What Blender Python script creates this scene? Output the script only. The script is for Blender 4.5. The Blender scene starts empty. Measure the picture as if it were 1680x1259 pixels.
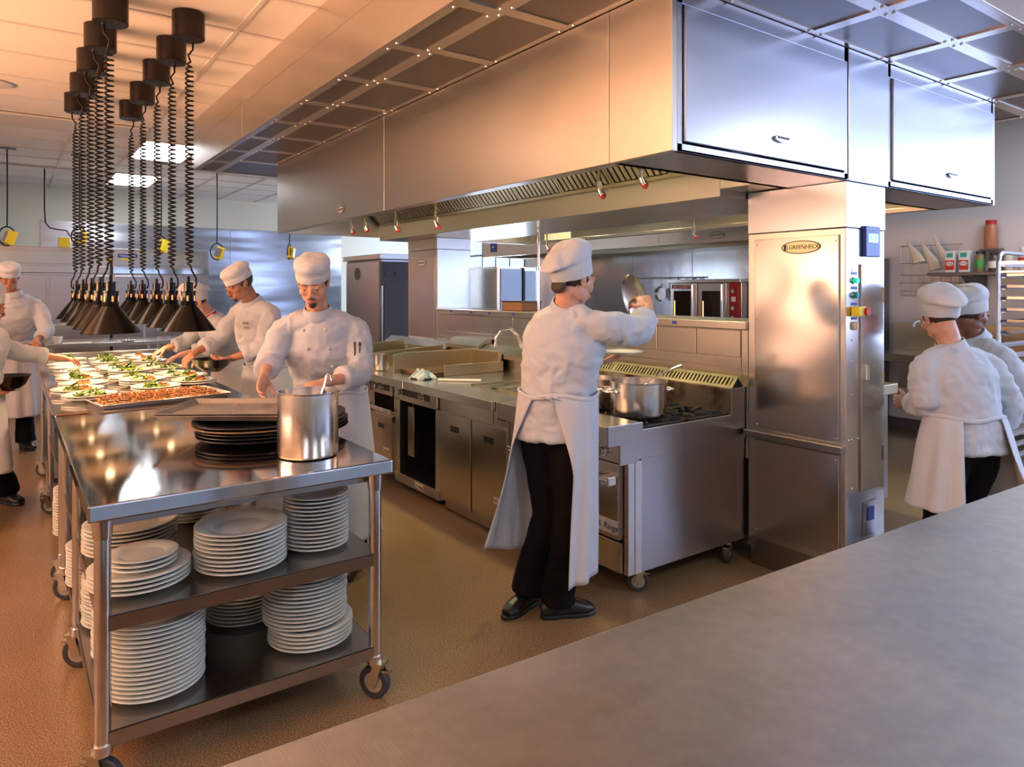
import bpy, bmesh, math, random
from math import sin, cos, pi, sqrt, atan2, radians
from mathutils import Vector, Matrix, noise
random.seed(7)
scene = bpy.context.scene
COL = scene.collection
# ---------------------------------------------------------------- camera
CAM_H = 1.57
YAW = radians(35.68)
cam_data = bpy.data.cameras.new('camera')
cam = bpy.data.objects.new('camera', cam_data)
COL.objects.link(cam)
cam.location = (0, 0, CAM_H)
cam.rotation_euler = (pi/2, 0, -YAW)
cam_data.sensor_width = 36
cam_data.lens = 36*1149/1680
cam_data.shift_y = -(629.5-475)/1680
cam_data.clip_start = 0.05
scene.camera = cam
# ---------------------------------------------------------------- view
vs = scene.view_settings
vs.view_transform = 'Standard'; vs.look = 'None'; vs.gamma = 1.0; vs.use_curve_mapping = False
vs.exposure = 0.95
scene.cycles.use_denoising = True
scene.cycles.max_bounces = 7
scene.cycles.diffuse_bounces = 4
scene.cycles.glossy_bounces = 5
scene.cycles.transmission_bounces = 4
scene.cycles.caustics_refractive = False
scene.cycles.sample_clamp_indirect = 6
scene.cycles.blur_glossy = 0.6
w = bpy.data.worlds.new('sky'); scene.world = w; w.use_nodes = True
w.node_tree.nodes['Background'].inputs[0].default_value = (0.45, 0.62, 1.0, 1)
w.node_tree.nodes['Background'].inputs[1].default_value = 1.0
# ---------------------------------------------------------------- room dimensions
RX0, RX1, RY0, RY1, CEIL = -3.4, 8.2, -3.6, 14.1, 3.28
def area(name, loc, rot, sx, sy, power, col):
    l = bpy.data.lights.new(name, 'AREA'); l.shape = 'RECTANGLE'; l.size = sx; l.size_y = sy
    l.energy = power; l.color = col
    o = bpy.data.objects.new(name, l); COL.objects.link(o); o.location = loc; o.rotation_euler = rot
    return o
# daylight through the windows behind the camera (near wall), the right wall window and the far wall
area('window_daylight', (5.2, RY0-0.08, 1.95), (pi/2, 0, pi), 4.8, 1.9, 125, (0.56, 0.68, 1.0))
area('window_daylight', (1.2, RY0-0.08, 1.95), (pi/2, 0, pi), 1.6, 1.9, 85, (0.60, 0.76, 1.0))
area('window_daylight', (RX1+0.08, -1.1, 2.05), (0, -pi/2, pi), 2.2, 4.2, 125, (0.46, 0.58, 1.0))
area('window_daylight', (RX1+0.08, 12.0, 1.95), (0, -pi/2, pi), 1.7, 2.0, 150, (0.66, 0.78, 1.0))
# added warm fill light, out of view, in an invented opening of the left wall
area('added_warm_fill', (RX0-0.03, 4.6, 1.62), (0, -radians(112), 0), 0.62, 4.6, 80, (1.0, 0.50, 0.25)).data.spread = radians(110)
up_ = area('added_uplight_glow', (RX0+.20, 3.4, 2.12), (0, -radians(143), 0), .22, 7.6, 195, (1.0, 0.40, 0.16)); up_.data.spread = radians(100)  # added uplight that tints the ceiling orange

# ---------------------------------------------------------------- helpers
def tag(o, label=None, cat=None, group=None, kind=None):
    if label: o['label'] = label
    if cat: o['category'] = cat
    if group: o['group'] = group
    if kind: o['kind'] = kind
    return o
def thing(name, label, cat, loc=(0, 0, 0), group=None, rz=0):
    o = bpy.data.objects.new(name, None); COL.objects.link(o)
    o.empty_display_size = 0.05
    o.location = loc; o.rotation_euler = (0, 0, rz)
    return tag(o, label, cat, group)
def wloc(o):
    v = Vector((0, 0, 0))
    while o is not None:
        v += o.location; o = o.parent
    return v
class MB:
    """collects shapes; build() links them as ONE mesh object (coordinates are world ones)"""
    def __init__(s): s.v = []; s.f = []; s.m = []; s.mi = 0
    def add(s, vs, fs):
        n = len(s.v); s.v += [tuple(p) for p in vs]
        s.f += [tuple(n+i for i in f) for f in fs]; s.m += [s.mi]*len(fs); return s
    def box(s, x0, x1, y0, y1, z0, z1):
        if x0 > x1: x0, x1 = x1, x0
        if y0 > y1: y0, y1 = y1, y0
        if z0 > z1: z0, z1 = z1, z0
        return s.add([(x0,y0,z0),(x1,y0,z0),(x1,y1,z0),(x0,y1,z0),(x0,y0,z1),(x1,y0,z1),(x1,y1,z1),(x0,y1,z1)],
                     [(0,3,2,1),(4,5,6,7),(0,1,5,4),(1,2,6,5),(2,3,7,6),(3,0,4,7)])
    def obox(s, c, u, v, w_, a, b, h):
        """oriented box: centre c, unit axes u v w, half sizes a b h"""
        c, u, v, w_ = Vector(c), Vector(u), Vector(v), Vector(w_)
        P = [c+u*a*i+v*b*j+w_*h*k for k in (-1,1) for (i,j) in ((-1,-1),(1,-1),(1,1),(-1,1))]
        return s.add(P, [(0,3,2,1),(4,5,6,7),(0,1,5,4),(1,2,6,5),(2,3,7,6),(3,0,4,7)])
    def prism(s, pts, axis, a, b):
        """closed 2D outline pts extruded along axis ('x','y','z') from a to b"""
        def mk(p, t):
            if axis == 'x': return (t, p[0], p[1])
            if axis == 'y': return (p[0], t, p[1])
            return (p[0], p[1], t)
        n = len(pts)
        vs = [mk(p, a) for p in pts]+[mk(p, b) for p in pts]
        fs = [tuple(range(n-1, -1, -1)), tuple(range(n, 2*n))]+[(i, (i+1) % n, n+(i+1) % n, n+i) for i in range(n)]
        return s.add(vs, fs)
    def ring(s, c, ax, u, r, n, ry=None):
        ax = Vector(ax).normalized(); u = Vector(u); u = (u-ax*u.dot(ax)).normalized(); v = ax.cross(u)
        ry = r if ry is None else ry
        return [Vector(c)+u*(r*cos(2*pi*i/n))+v*(ry*sin(2*pi*i/n)) for i in range(n)]
    def cyl(s, p0, p1, r0, r1=None, n=20, cap=True):
        r1 = r0 if r1 is None else r1
        p0, p1 = Vector(p0), Vector(p1); ax = (p1-p0).normalized()
        u = Vector((1, 0, 0)) if abs(ax.x) < .9 else Vector((0, 1, 0))
        a = s.ring(p0, ax, u, r0, n); b = s.ring(p1, ax, u, r1, n)
        fs = [(i, (i+1) % n, n+(i+1) % n, n+i) for i in range(n)]
        if cap: fs += [tuple(range(n-1, -1, -1)), tuple(range(n, 2*n))]
        return s.add(a+b, fs)
    def tube(s, pts, r, n=10, cap=True, ry=None, up=(0, 0, 1)):
        """swept tube; r may be a list"""
        pts = [Vector(p) for p in pts]; m = len(pts)
        rs = r if isinstance(r, (list, tuple)) else [r]*m
        vs = []; u = None
        for i, p in enumerate(pts):
            t = (pts[min(i+1, m-1)]-pts[max(i-1, 0)]).normalized()
            if u is None:
                u = Vector(up) if abs(t.dot(Vector(up))) < .95 else Vector((1, 0, 0))
            u = (u-t*u.dot(t)).normalized(); v = t.cross(u)
            k = 1 if ry is None else ry
            vs += [p+u*(rs[i]*k*cos(2*pi*j/n))+v*(rs[i]*sin(2*pi*j/n)) for j in range(n)]
        fs = [(i*n+j, i*n+(j+1) % n, (i+1)*n+(j+1) % n, (i+1)*n+j) for i in range(m-1) for j in range(n)]
        if cap: fs += [tuple(range(n-1, -1, -1)), tuple(range((m-1)*n, m*n))]
        return s.add(vs, fs)
    def lathe(s, prof, c=(0, 0, 0), n=40, sx=1, sy=1, rot=0):
        """profile [(r,z)] turned about z through c"""
        m = len(prof); vs = []; cx, cy, cz = c; cr, sr = cos(rot), sin(rot)
        for r, z in prof:
            for j in range(n):
                x = r*sx*cos(2*pi*j/n); y = r*sy*sin(2*pi*j/n)
                vs.append((cx+x*cr-y*sr, cy+x*sr+y*cr, cz+z))
        fs = [(i*n+j, i*n+(j+1) % n, (i+1)*n+(j+1) % n, (i+1)*n+j) for i in range(m-1) for j in range(n)]
        if prof[0][0] > 1e-6: pass
        return s.add(vs, fs)
    def ell(s, c, r, n=12, m=8, M=None):
        vs = []; fs = []
        for i in range(1, m):
            t = pi*i/m
            for j in range(n):
                vs.append(Vector((r[0]*sin(t)*cos(2*pi*j/n), r[1]*sin(t)*sin(2*pi*j/n), r[2]*cos(t))))
        vs += [Vector((0, 0, r[2])), Vector((0, 0, -r[2]))]
        a, b = len(vs)-2, len(vs)-1
        for i in range(m-2):
            for j in range(n): fs.append((i*n+j, (i+1)*n+j, (i+1)*n+(j+1) % n, i*n+(j+1) % n))
        for j in range(n):
            fs.append((a, j, (j+1) % n)); fs.append((b, (m-2)*n+(j+1) % n, (m-2)*n+j))
        if M is not None: vs = [M @ v for v in vs]
        return s.add([v+Vector(c) for v in vs], fs)
    def xform(s, M):
        s.v = [tuple(M @ Vector(p)) for p in s.v]; return s
    def build(s, name, mat, parent=None, bevel=0, smooth=0, seg=2, solid=0, sub=0, label=None):
        me = bpy.data.meshes.new(name)
        off = wloc(parent) if parent is not None else Vector((0, 0, 0))
        me.from_pydata([(p[0]-off.x, p[1]-off.y, p[2]-off.z) for p in s.v], [], s.f)
        mats = mat if isinstance(mat, (list, tuple)) else [mat]
        for m_ in mats: me.materials.append(m_)
        if len(mats) > 1:
            for p, k in zip(me.polygons, s.m): p.material_index = k
        me.validate(); me.update()
        bm = bmesh.new(); bm.from_mesh(me)
        bmesh.ops.recalc_face_normals(bm, faces=bm.faces); bm.to_mesh(me); bm.free()
        if smooth:
            me.shade_smooth()
            if smooth < 3: me.set_sharp_from_angle(angle=smooth)
        o = bpy.data.objects.new(name, me); COL.objects.link(o)
        if parent is not None: o.parent = parent
        if solid:
            md = o.modifiers.new('s', 'SOLIDIFY'); md.thickness = solid; md.offset = 0
        if bevel:
            md = o.modifiers.new('b', 'BEVEL'); md.width = bevel; md.segments = seg; md.limit_method = 'ANGLE'; md.angle_limit = radians(40)
            md.harden_normals = False
        if sub:
            md = o.modifiers.new('u', 'SUBSURF'); md.levels = sub; md.render_levels = sub
        if label: o['label'] = label
        return o
def structure(o): o['kind'] = 'structure'; return o
def copy_tree(o, parent=None):
    c = o.copy(); COL.objects.link(c)
    if parent is not None: c.parent = parent
    for ch in [x for x in KIDS.get(o.name, [])]:
        KIDS.setdefault(c.name, []).append(copy_tree(ch, c))
    return c
KIDS = {}
def index_kids(o):
    """remember the children once, so that copying does not search the scene each time"""
    KIDS[o.name] = list(o.children)
    for ch in o.children: index_kids(ch)
def dup(o, loc, rz=None, label=None, group=None):
    if o.name not in KIDS: index_kids(o)
    c = copy_tree(o); c.location = loc
    if rz is not None: c.rotation_euler = (0, 0, rz)
    if label: c['label'] = label
    if group: c['group'] = group
    return c
# ---------------------------------------------------------------- materials
def mat(name, col, rough=.5, metal=0, spec=.5, coat=0, emit=None, es=0, trans=0, sheen=0, aniso=0):
    m = bpy.data.materials.new(name); m.use_nodes = True
    b = m.node_tree.nodes['Principled BSDF']
    b.inputs['Base Color'].default_value = (*col, 1); b.inputs['Roughness'].default_value = rough
    b.inputs['Metallic'].default_value = metal; b.inputs['Specular IOR Level'].default_value = spec
    b.inputs['Coat Weight'].default_value = coat
    if trans: b.inputs['Transmission Weight'].default_value = trans
    if sheen: b.inputs['Sheen Weight'].default_value = sheen
    if emit: b.inputs['Emission Color'].default_value = (*emit, 1); b.inputs['Emission Strength'].default_value = es
    return m
def nodes(m): return m.node_tree.nodes, m.node_tree.links, m.node_tree.nodes['Principled BSDF']
def add_noise(m, scale=(1, 1, 1), size=5, detail=3, bump=0, dist=.01, rough=None, color=None, seed=0):
    """procedural noise driving bump / roughness range / colour pair"""
    N, L, b = nodes(m)
    tc = N.new('ShaderNodeTexCoord'); mp = N.new('ShaderNodeMapping'); mp.inputs['Scale'].default_value = scale
    mp.inputs['Location'].default_value = (seed, seed*.7, seed*.3)
    L.new(tc.outputs['Object'], mp.inputs[0])
    n = N.new('ShaderNodeTexNoise'); n.inputs['Scale'].default_value = size; n.inputs['Detail'].default_value = detail
    L.new(mp.outputs[0], n.inputs['Vector'])
    if bump:
        bp = N.new('ShaderNodeBump'); bp.inputs['Strength'].default_value = bump; bp.inputs['Distance'].default_value = dist
        L.new(n.outputs['Fac'], bp.inputs['Height'])
        old = b.inputs['Normal'].links
        if old: L.new(old[0].from_socket, bp.inputs['Normal'])
        L.new(bp.outputs[0], b.inputs['Normal'])
    if rough:
        r = N.new('ShaderNodeMapRange'); r.inputs['From Min'].default_value = .3; r.inputs['From Max'].default_value = .7
        r.inputs['To Min'].default_value = rough[0]; r.inputs['To Max'].default_value = rough[1]
        L.new(n.outputs['Fac'], r.inputs['Value']); L.new(r.outputs[0], b.inputs['Roughness'])
    if color:
        c = N.new('ShaderNodeValToRGB'); c.color_ramp.elements[0].position = .35; c.color_ramp.elements[1].position = .65
        c.color_ramp.elements[0].color = (*color[0], 1); c.color_ramp.elements[1].color = (*color[1], 1)
        L.new(n.outputs['Fac'], c.inputs[0]); L.new(c.outputs[0], b.inputs['Base Color'])
    return m
def steel(name, col=(.60, .58, .55), rough=.28, grain=(1, 1, 60), wave=.15, fine=.04):
    m = mat(name, col, rough, 1)
    add_noise(m, (1, 1, 1), 1.6, 1, bump=wave, dist=.012)             # gentle oil-canning of the sheet
    if name in ('brushed_hood_steel', 'pot_steel'): add_noise(m, tuple(q*1.4 for q in grain), 9, 2, rough=(rough*.95, rough*1.07))

    return m
S_HOOD = steel('brushed_hood_steel', (.60, .57, .52), .30, (1.2, 1.2, 40), .35, .05)
S_V = steel('brushed_cabinet_steel', (.55, .53, .50), .27, (30, 30, .8), .12, .05)
S_H = steel('brushed_counter_steel', (.58, .56, .52), .26, (1, 1, 40), .12, .05)
S_TOP = steel('polished_table_steel', (.50, .47, .45), .085, (6, 1, 1), .16, .02)
S_FORE = mat('scratched_counter_steel', (.50, .53, .52), .42, 1)
add_noise(S_FORE, (1, 1, 1), 2.2, 4, bump=.1, dist=.01, rough=(.34, .52))
add_noise(S_FORE, (1, 1, 1), 30, 6, color=((.52, .55, .55), (.58, .61, .60)), seed=5)
add_noise(S_FORE, (60, 3, 1), 6, 5, bump=.12, dist=.002, seed=3)
add_noise(S_FORE, (4, 60, 1), 5, 5, bump=.12, dist=.002, seed=9)
S_SHELF = steel('shelf_steel', (.36, .34, .32), .24, (3, 1, 1), .05, .02)
S_TUBE = mat('tube_steel', (.62, .60, .57), .20, 1)
S_DARK = steel('dark_panel_steel', (.30, .29, .29), .25, (20, 20, 1), .1, .03)
S_POT = steel('pot_steel', (.70, .69, .67), .22, (1, 1, 50), .02, .05)
S_CHROME = mat('chrome', (.8, .8, .8), .06, 1)
S_FILTER = mat('perforated_steel', (.40, .36, .32), .40, 1)
def perforate(m, s=110):
    N, L, b = nodes(m)
    tc = N.new('ShaderNodeTexCoord'); v = N.new('ShaderNodeTexVoronoi'); v.inputs['Scale'].default_value = s
    v.inputs['Randomness'].default_value = 0
    L.new(tc.outputs['Object'], v.inputs['Vector'])
    r = N.new('ShaderNodeValToRGB'); r.color_ramp.elements[0].position = .28; r.color_ramp.elements[1].position = .36
    r.color_ramp.elements[0].color = (.02, .018, .016, 1); r.color_ramp.elements[1].color = (.22, .195, .18, 1)
    L.new(v.outputs['Distance'], r.inputs[0]); L.new(r.outputs[0], b.inputs['Base Color'])
perforate(S_FILTER)
BLACK = mat('black_plastic', (.012, .012, .013), .35)
LAMPBLK = mat('black_enamel', (.003, .003, .0035), .16, 0, .25)
CANBLK = mat('brown_black_enamel', (.009, .0045, .004), .3, 0, .35)
CORD = mat('black_cord', (.004, .0035, .0035), .5, 0, .3)
IRON = mat('cast_iron', (.02, .018, .017), .55); add_noise(IRON, (1, 1, 1), 60, 3, bump=.3, dist=.004)
WHITE = mat('white_plastic', (.78, .78, .76), .4)
CERAMIC = mat('white_ceramic', (.72, .76, .72), .12, 0, .5, coat=.3)
RUBBER = mat('grey_rubber', (.035, .036, .04), .5)
RED = mat('red_plastic', (.5, .015, .012), .35)
YELLOW = mat('yellow_plastic', (.80, .62, .02), .4)
BLUE = mat('blue_enamel', (.02, .05, .30), .35)
GREEN = mat('green_lens', (.0, .45, .28), .25, emit=(0, .5, .3), es=.6)
TEAL = mat('teal_lens', (.0, .30, .38), .25)
INK = mat('dark_ink', (.02, .02, .025), .5)
PAPER = mat('paper', (.75, .74, .66), .7)
SCREEN = mat('lit_display', (.1, .25, .4), .3, emit=(.25, .6, .9), es=1.1)
CARD = mat('cardboard', (.22, .10, .05), .8)
BRASSY = mat('plated_caster', (.55, .50, .38), .25, 1)
def cloth_mat(name, col, amt=.25):
    m = mat(name, col, .85, 0, .2, sheen=.15)
    add_noise(m, (1, 1, .45), 9, 3, bump=amt*1.6, dist=.03)
    add_noise(m, (1.4, 1.4, .8), 22, 2, bump=amt*.7, dist=.012, seed=11)
    add_noise(m, (1, 1, 1), 500, 2, bump=.12, dist=.001, seed=4)
    return m
JACKET = cloth_mat('white_jacket_cotton', (.47, .525, .61))
APRON = cloth_mat('white_apron_cotton', (.51, .56, .64), .3)
HATW = cloth_mat('white_hat_cotton', (.53, .57, .63), .35)
TROUS = cloth_mat('black_trouser_cotton', (.003, .003, .004), .2); TROUS.node_tree.nodes['Principled BSDF'].inputs['Sheen Weight'].default_value = 0
SHOE = mat('black_shoe_leather', (.010, .010, .012), .3)
def skin_mat(name, col, dark):
    m = mat(name, col, .45, 0, .4); m.node_tree.nodes['Principled BSDF'].inputs['Subsurface Weight'].default_value = .08
    m.node_tree.nodes['Principled BSDF'].inputs['Subsurface Radius'].default_value = (.02, .008, .004)
    add_noise(m, (1, 1, 1), 25, 3, color=(dark, col)); return m
SKIN_LIGHT = skin_mat('light_skin', (.62, .36, .27), (.54, .28, .20))
SKIN_TAN = skin_mat('tan_skin', (.42, .21, .13), (.35, .16, .10))
SKIN_DARK = skin_mat('brown_skin', (.24, .10, .065), (.18, .07, .05))
HAIR = mat('dark_brown_hair', (.035, .018, .010), .5); add_noise(HAIR, (60, 60, 4), 8, 3, bump=.5, dist=.004)
EYEW = mat('eye_white', (.7, .68, .65), .2)
# wall paint, ceiling, floor
PAINT = mat('cream_wall_paint', (.66, .66, .56), .7); add_noise(PAINT, (1, 1, 1), 90, 2, bump=.05, dist=.002)
PAINT_R = mat('grey_white_wall_paint', (.66, .64, .65), .7); add_noise(PAINT_R, (1, 1, 1), 90, 2, bump=.05, dist=.002)
TILE = mat('ceiling_tile', (.74, .70, .66), .85); add_noise(TILE, (1, 1, 1), 160, 3, bump=.12, dist=.002)
GRID = mat('ceiling_grid_paint', (.62, .58, .55), .5)
FLOOR = mat('speckled_resin_floor', (.20, .11, .055), .2, 0, .5)
def floor_nodes():
    N, L, b = nodes(FLOOR)
    tc = N.new('ShaderNodeTexCoord')
    n1 = N.new('ShaderNodeTexNoise'); n1.inputs['Scale'].default_value = 230; n1.inputs['Detail'].default_value = 2
    n2 = N.new('ShaderNodeTexNoise'); n2.inputs['Scale'].default_value = 1.1; n2.inputs['Detail'].default_value = 3
    for n in (n1, n2): L.new(tc.outputs['Object'], n.inputs['Vector'])
    r = N.new('ShaderNodeValToRGB'); e = r.color_ramp.elements
    e[0].position = .33; e[0].color = (.075, .048, .026, 1); e[1].position = .70; e[1].color = (.48, .37, .23, 1)
    k = e.new(.5); k.color = (.25, .165, .085, 1)
    L.new(n1.outputs['Fac'], r.inputs[0])
    mx = N.new('ShaderNodeMix'); mx.data_type = 'RGBA'; mx.blend_type = 'MULTIPLY'; mx.inputs[0].default_value = .5
    r2 = N.new('ShaderNodeValToRGB'); r2.color_ramp.elements[0].position = .3; r2.color_ramp.elements[1].position = .7
    r2.color_ramp.elements[0].color = (.6, .55, .5, 1)
    L.new(n2.outputs['Fac'], r2.inputs[0]); L.new(r.outputs[0], mx.inputs[6]); L.new(r2.outputs[0], mx.inputs[7])
    L.new(mx.outputs[2], b.inputs['Base Color'])
    n3 = N.new('ShaderNodeTexNoise'); n3.inputs['Scale'].default_value = 90; n3.inputs['Detail'].default_value = 2
    L.new(tc.outputs['Object'], n3.inputs['Vector'])
    bp = N.new('ShaderNodeBump'); bp.inputs['Strength'].default_value = .35; bp.inputs['Distance'].default_value = .004
    L.new(n3.outputs['Fac'], bp.inputs['Height']); L.new(bp.outputs[0], b.inputs['Normal'])
floor_nodes()
# ---------------------------------------------------------------- text
def text_mesh(txt, size, shear=0.0):
    cu = bpy.data.curves.new('t', 'FONT'); cu.body = txt; cu.size = size; cu.align_x = 'CENTER'; cu.align_y = 'CENTER'
    cu.extrude = .0006; cu.shear = shear
    o = bpy.data.objects.new('t', cu); COL.objects.link(o)
    bpy.context.view_layer.update()
    me = bpy.data.meshes.new_from_object(o.evaluated_get(bpy.context.evaluated_depsgraph_get()))
    vs = [v.co.copy() for v in me.vertices]; fs = [tuple(p.vertices) for p in me.polygons]
    bpy.data.objects.remove(o); bpy.data.meshes.remove(me)
    return vs, fs
def put_text(mb, txt, c, right, up, size, shear=0.0, sx=1.0):
    """lettering laid on a surface: c centre, right and up unit vectors as read"""
    vs, fs = text_mesh(txt, size, shear)
    r, u = Vector(right), Vector(up); n = r.cross(u)
    mb.add([Vector(c)+r*v.x*sx+u*v.y+n*(v.z+.0006) for v in vs], fs); return mb
def oval(mb, c, right, up, a, b, t, n=32):
    r, u = Vector(right), Vector(up); nn = r.cross(u); c = Vector(c)
    P = [c+r*a*cos(2*pi*i/n)+u*b*sin(2*pi*i/n) for i in range(n)]
    Q = [p+nn*t for p in P]
    return mb.add(P+Q, [tuple(range(n-1, -1, -1)), tuple(range(n, 2*n))]+[(i, (i+1) % n, n+(i+1) % n, n+i) for i in range(n)])
NX = ((0, -1, 0), (0, 0, 1))        # writing on a face that looks towards -X
NY = ((1, 0, 0), (0, 0, 1))         # writing on a face that looks towards -Y
# ================================================================ the room
structure(MB().box(RX0, RX1, RY0, RY1, -.1, 0).build('floor', FLOOR))
structure(MB().box(RX0-.1, RX1+.1, RY0-.1, RY1+.1, CEIL, CEIL+.1).build('ceiling', TILE))
g = MB()
for k in range(-7, 11):
    x = 1.22+.67*k
    if RX0 < x < RX1: g.box(x-.014, x+.014, RY0, RY1, CEIL-.008, CEIL)
for k in range(-19, 9):
    y = 8.9+.68*k
    if RY0 < y < RY1: g.box(RX0, RX1, y-.014, y+.014, CEIL-.0085, CEIL)
structure(g.build('trim_1', GRID))
# plain drop-in strips in the ceiling
for n_, y0 in ((2, 8.22), (3, 11.62)):
    structure(MB().box(RX0+.1, 1.20, y0+.03, y0+.65, CEIL-.03, CEIL-.009).build('trim_%d' % n_, GRID, bevel=.004))
def wall_with_hole(name, fixed, axis, a0, a1, holes, m, z1=CEIL, t=.1, out=1):
    """a wall along axis 'x' or 'y' with rectangular holes [(a,b,z0,z1)]"""
    mb = MB(); f0, f1 = (fixed, fixed+t*out)
    def seg(a, b, z0_, z1_):
        if b-a < 1e-4 or z1_-z0_ < 1e-4: return
        if axis == 'x': mb.box(a, b, f0, f1, z0_, z1_)
        else: mb.box(f0, f1, a, b, z0_, z1_)
    cur = a0
    for (a, b, z0_, zt) in sorted(holes):
        seg(cur, a, 0, z1); seg(a, b, 0, z0_); seg(a, b, zt, z1); cur = b
    seg(cur, a1, 0, z1)
    return structure(mb.build(name, m))
wall_with_hole('wall_near', RY0, 'x', RX0, RX1, [(.4, 2.0, 1.0, 2.9), (2.8, 7.6, 1.0, 2.9)], PAINT, out=-1)
wall_with_hole('wall_left', RX0, 'y', RY0, RY1, [(2.2, 7.0, 1.25, 2.0)], PAINT, out=-1)  # opening invented to hold the added warm fill
wall_with_hole('wall_right', RX1, 'y', RY0, RY1, [(-3.2, 1.0, 0.95, 3.15), (11.0, 13.0, 1.0, 2.9)], PAINT_R)
wall_with_hole('wall_far', RY1, 'x', RX0, RX1, [(6.75, 7.6, 2.72, 3.05)], PAINT)
GLASS = mat('window_glass', (1, 1, 1), .02, 0, .5)
def glass_nodes():
    N, L, b = nodes(GLASS)
    t = N.new('ShaderNodeBsdfTransparent'); gl = N.new('ShaderNodeBsdfGlossy'); gl.inputs['Roughness'].default_value = .02
    mx = N.new('ShaderNodeMixShader'); mx.inputs[0].default_value = .07
    L.new(t.outputs[0], mx.inputs[1]); L.new(gl.outputs[0], mx.inputs[2])
    L.new(mx.outputs[0], N['Material Output'].inputs[0])
glass_nodes()
FRAME = mat('window_frame_paint', (.16, .19, .24), .4)
def window(n_, axis, fixed, a0, a1, z0, z1, k, inw):
    """frame with mullions and panes in a wall hole"""
    f = MB(); d0, d1 = fixed, fixed-.05*inw
    def bar(a, b, c, d):
        if axis == 'x': f.box(a, b, d0, d1, c, d)
        else: f.box(d0, d1, a, b, c, d)
    for i in range(k+1):
        a = a0+(a1-a0)*i/k; bar(a-.025, a+.025, z0, z1)
    for z in (z0, z1, z0+(z1-z0)*.68): bar(a0, a1, z-.025, z+.025)
    o = structure(f.build('window_%d' % n_, FRAME))
    p = MB(); m = fixed-.025*inw
    if axis == 'x': p.box(a0, a1, m-.003, m+.003, z0, z1)
    else: p.box(m-.003, m+.003, a0, a1, z0, z1)
    p.build('pane', GLASS, o)
window(1, 'x', RY0, .4, 2.0, 1.0, 2.9, 2, 1)
window(2, 'x', RY0, 2.8, 7.6, 1.0, 2.9, 4, 1)
window(3, 'y', RX1, 11.0, 13.0, 1.0, 2.9, 4, -1)
window(5, 'y', RX1, -3.2, 1.0, .95, 3.15, 3, -1)
window(4, 'x', RY1, 6.75, 7.6, 2.72, 3.05, 1, -1)
# baseboards of the visible walls
structure(MB().box(RX0, RX1, RY1-.012, RY1, 0, .12).build('baseboard_far', mat('grey_cove_base', (.10, .09, .085), .5)))
structure(MB().box(RX1-.012, RX1, RY0, RY1, 0, .12).build('baseboard_right', bpy.data.materials['grey_cove_base']))
# polished steel sheets on the far wall
S_WAVE = steel('wavy_wall_steel', (.60, .64, .72), .20, (1, 1, 1), .0, .01)
add_noise(S_WAVE, (.3, .3, 1.6), 2.0, 1, bump=.45, dist=.04)
xs = [.42, 2.45, 3.45, 5.69]
for k in range(3):
    structure(MB().box(xs[k]+.004, xs[k+1]-.004, RY1-.012, RY1-.001, .12, 2.73).build('trim_%d' % (10+k), S_WAVE))
# steel sheets behind the ovens on the right wall
S_WALL2 = steel('splashback_steel', (.58, .60, .62), .2, (1, 1, 1), .0, .01)
add_noise(S_WALL2, (1.5, 1.5, .4), 2.0, 1, bump=.25, dist=.03)
for k in range(5):
    structure(MB().box(RX1-.012, RX1-.001, 4.4+1.22*k+.004, 4.4+1.22*(k+1)-.004, .12, 2.2).build('trim_%d' % (20+k), S_WALL2))
# long uplight trough on the left wall, added out of view for the warm ceiling
t = thing('added_uplight', 'added unseen warm uplight trough along the left wall', 'added light', (RX0+.15, 3.4, 2.0))
MB().prism([(RX0+.001, 2.0), (RX0+.20, 2.0), (RX0+.30, 2.10), (RX0+.29, 2.11), (RX0+.19, 2.02), (RX0+.02, 2.02), (RX0+.02, 2.14), (RX0+.001, 2.14)], 'y', -.5, 7.3).build('trough', GRID, t)
# ceiling light panels
DIFF = mat('lit_diffuser', (.9, .9, .9), .5, emit=(.93, .96, 1), es=8)
DIFFW = mat('lit_warm_diffuser', (.9, .9, .9), .5, emit=(1, .72, .50), es=3)
def ceiling_light(x0, y0, lab, m=DIFF, grp=None):
    t = thing('ceiling_light', lab, 'ceiling light', (x0+.33, y0+.67, CEIL), grp)
    f = MB()
    for a in ((x0, x0+.03, y0, y0+1.33), (x0+.62, x0+.65, y0, y0+1.33), (x0, x0+.65, y0, y0+.03), (x0, x0+.65, y0+1.3, y0+1.33)):
        f.box(*a, CEIL-.018, CEIL-.001)
    f.build('frame', GRID, t)
    MB().box(x0+.03, x0+.62, y0+.03, y0+1.3, CEIL-.014, CEIL-.009).build('diffuser', m, t)
ceiling_light(1.24, 8.91, 'lit rectangular ceiling panel behind the hanging heat lamps, nearer of two')
ceiling_light(1.24, 11.63, 'lit rectangular ceiling panel nearest the far wall')
for x, y in ((-1.44, .75), (-1.44, 3.47), (-1.44, 6.19)):
    ceiling_light(x, y, 'warm ceiling light panel above the left aisle', DIFFW, 'warm ceiling panels over the left aisle')
for x, y in ((-1.44, -1.97), (3.92, -1.97), (6.6, -1.97), (6.6, .75), (1.24, -1.97)):
    ceiling_light(x, y, 'lit ceiling panel over the near end of the kitchen', DIFF, 'ceiling panels over the near end')
# round ceiling speaker
t = thing('ceiling_speaker', 'flat round perforated speaker set in the ceiling left of the heat lamps', 'ceiling speaker', (-.1, 7.2, CEIL-.012))
MB().lathe([(0, -.006), (.12, -.006), (.135, 0), (.14, .004)], (-.1, 7.2, CEIL-.012)).build('grille', GRID, t, smooth=.6)

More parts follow.
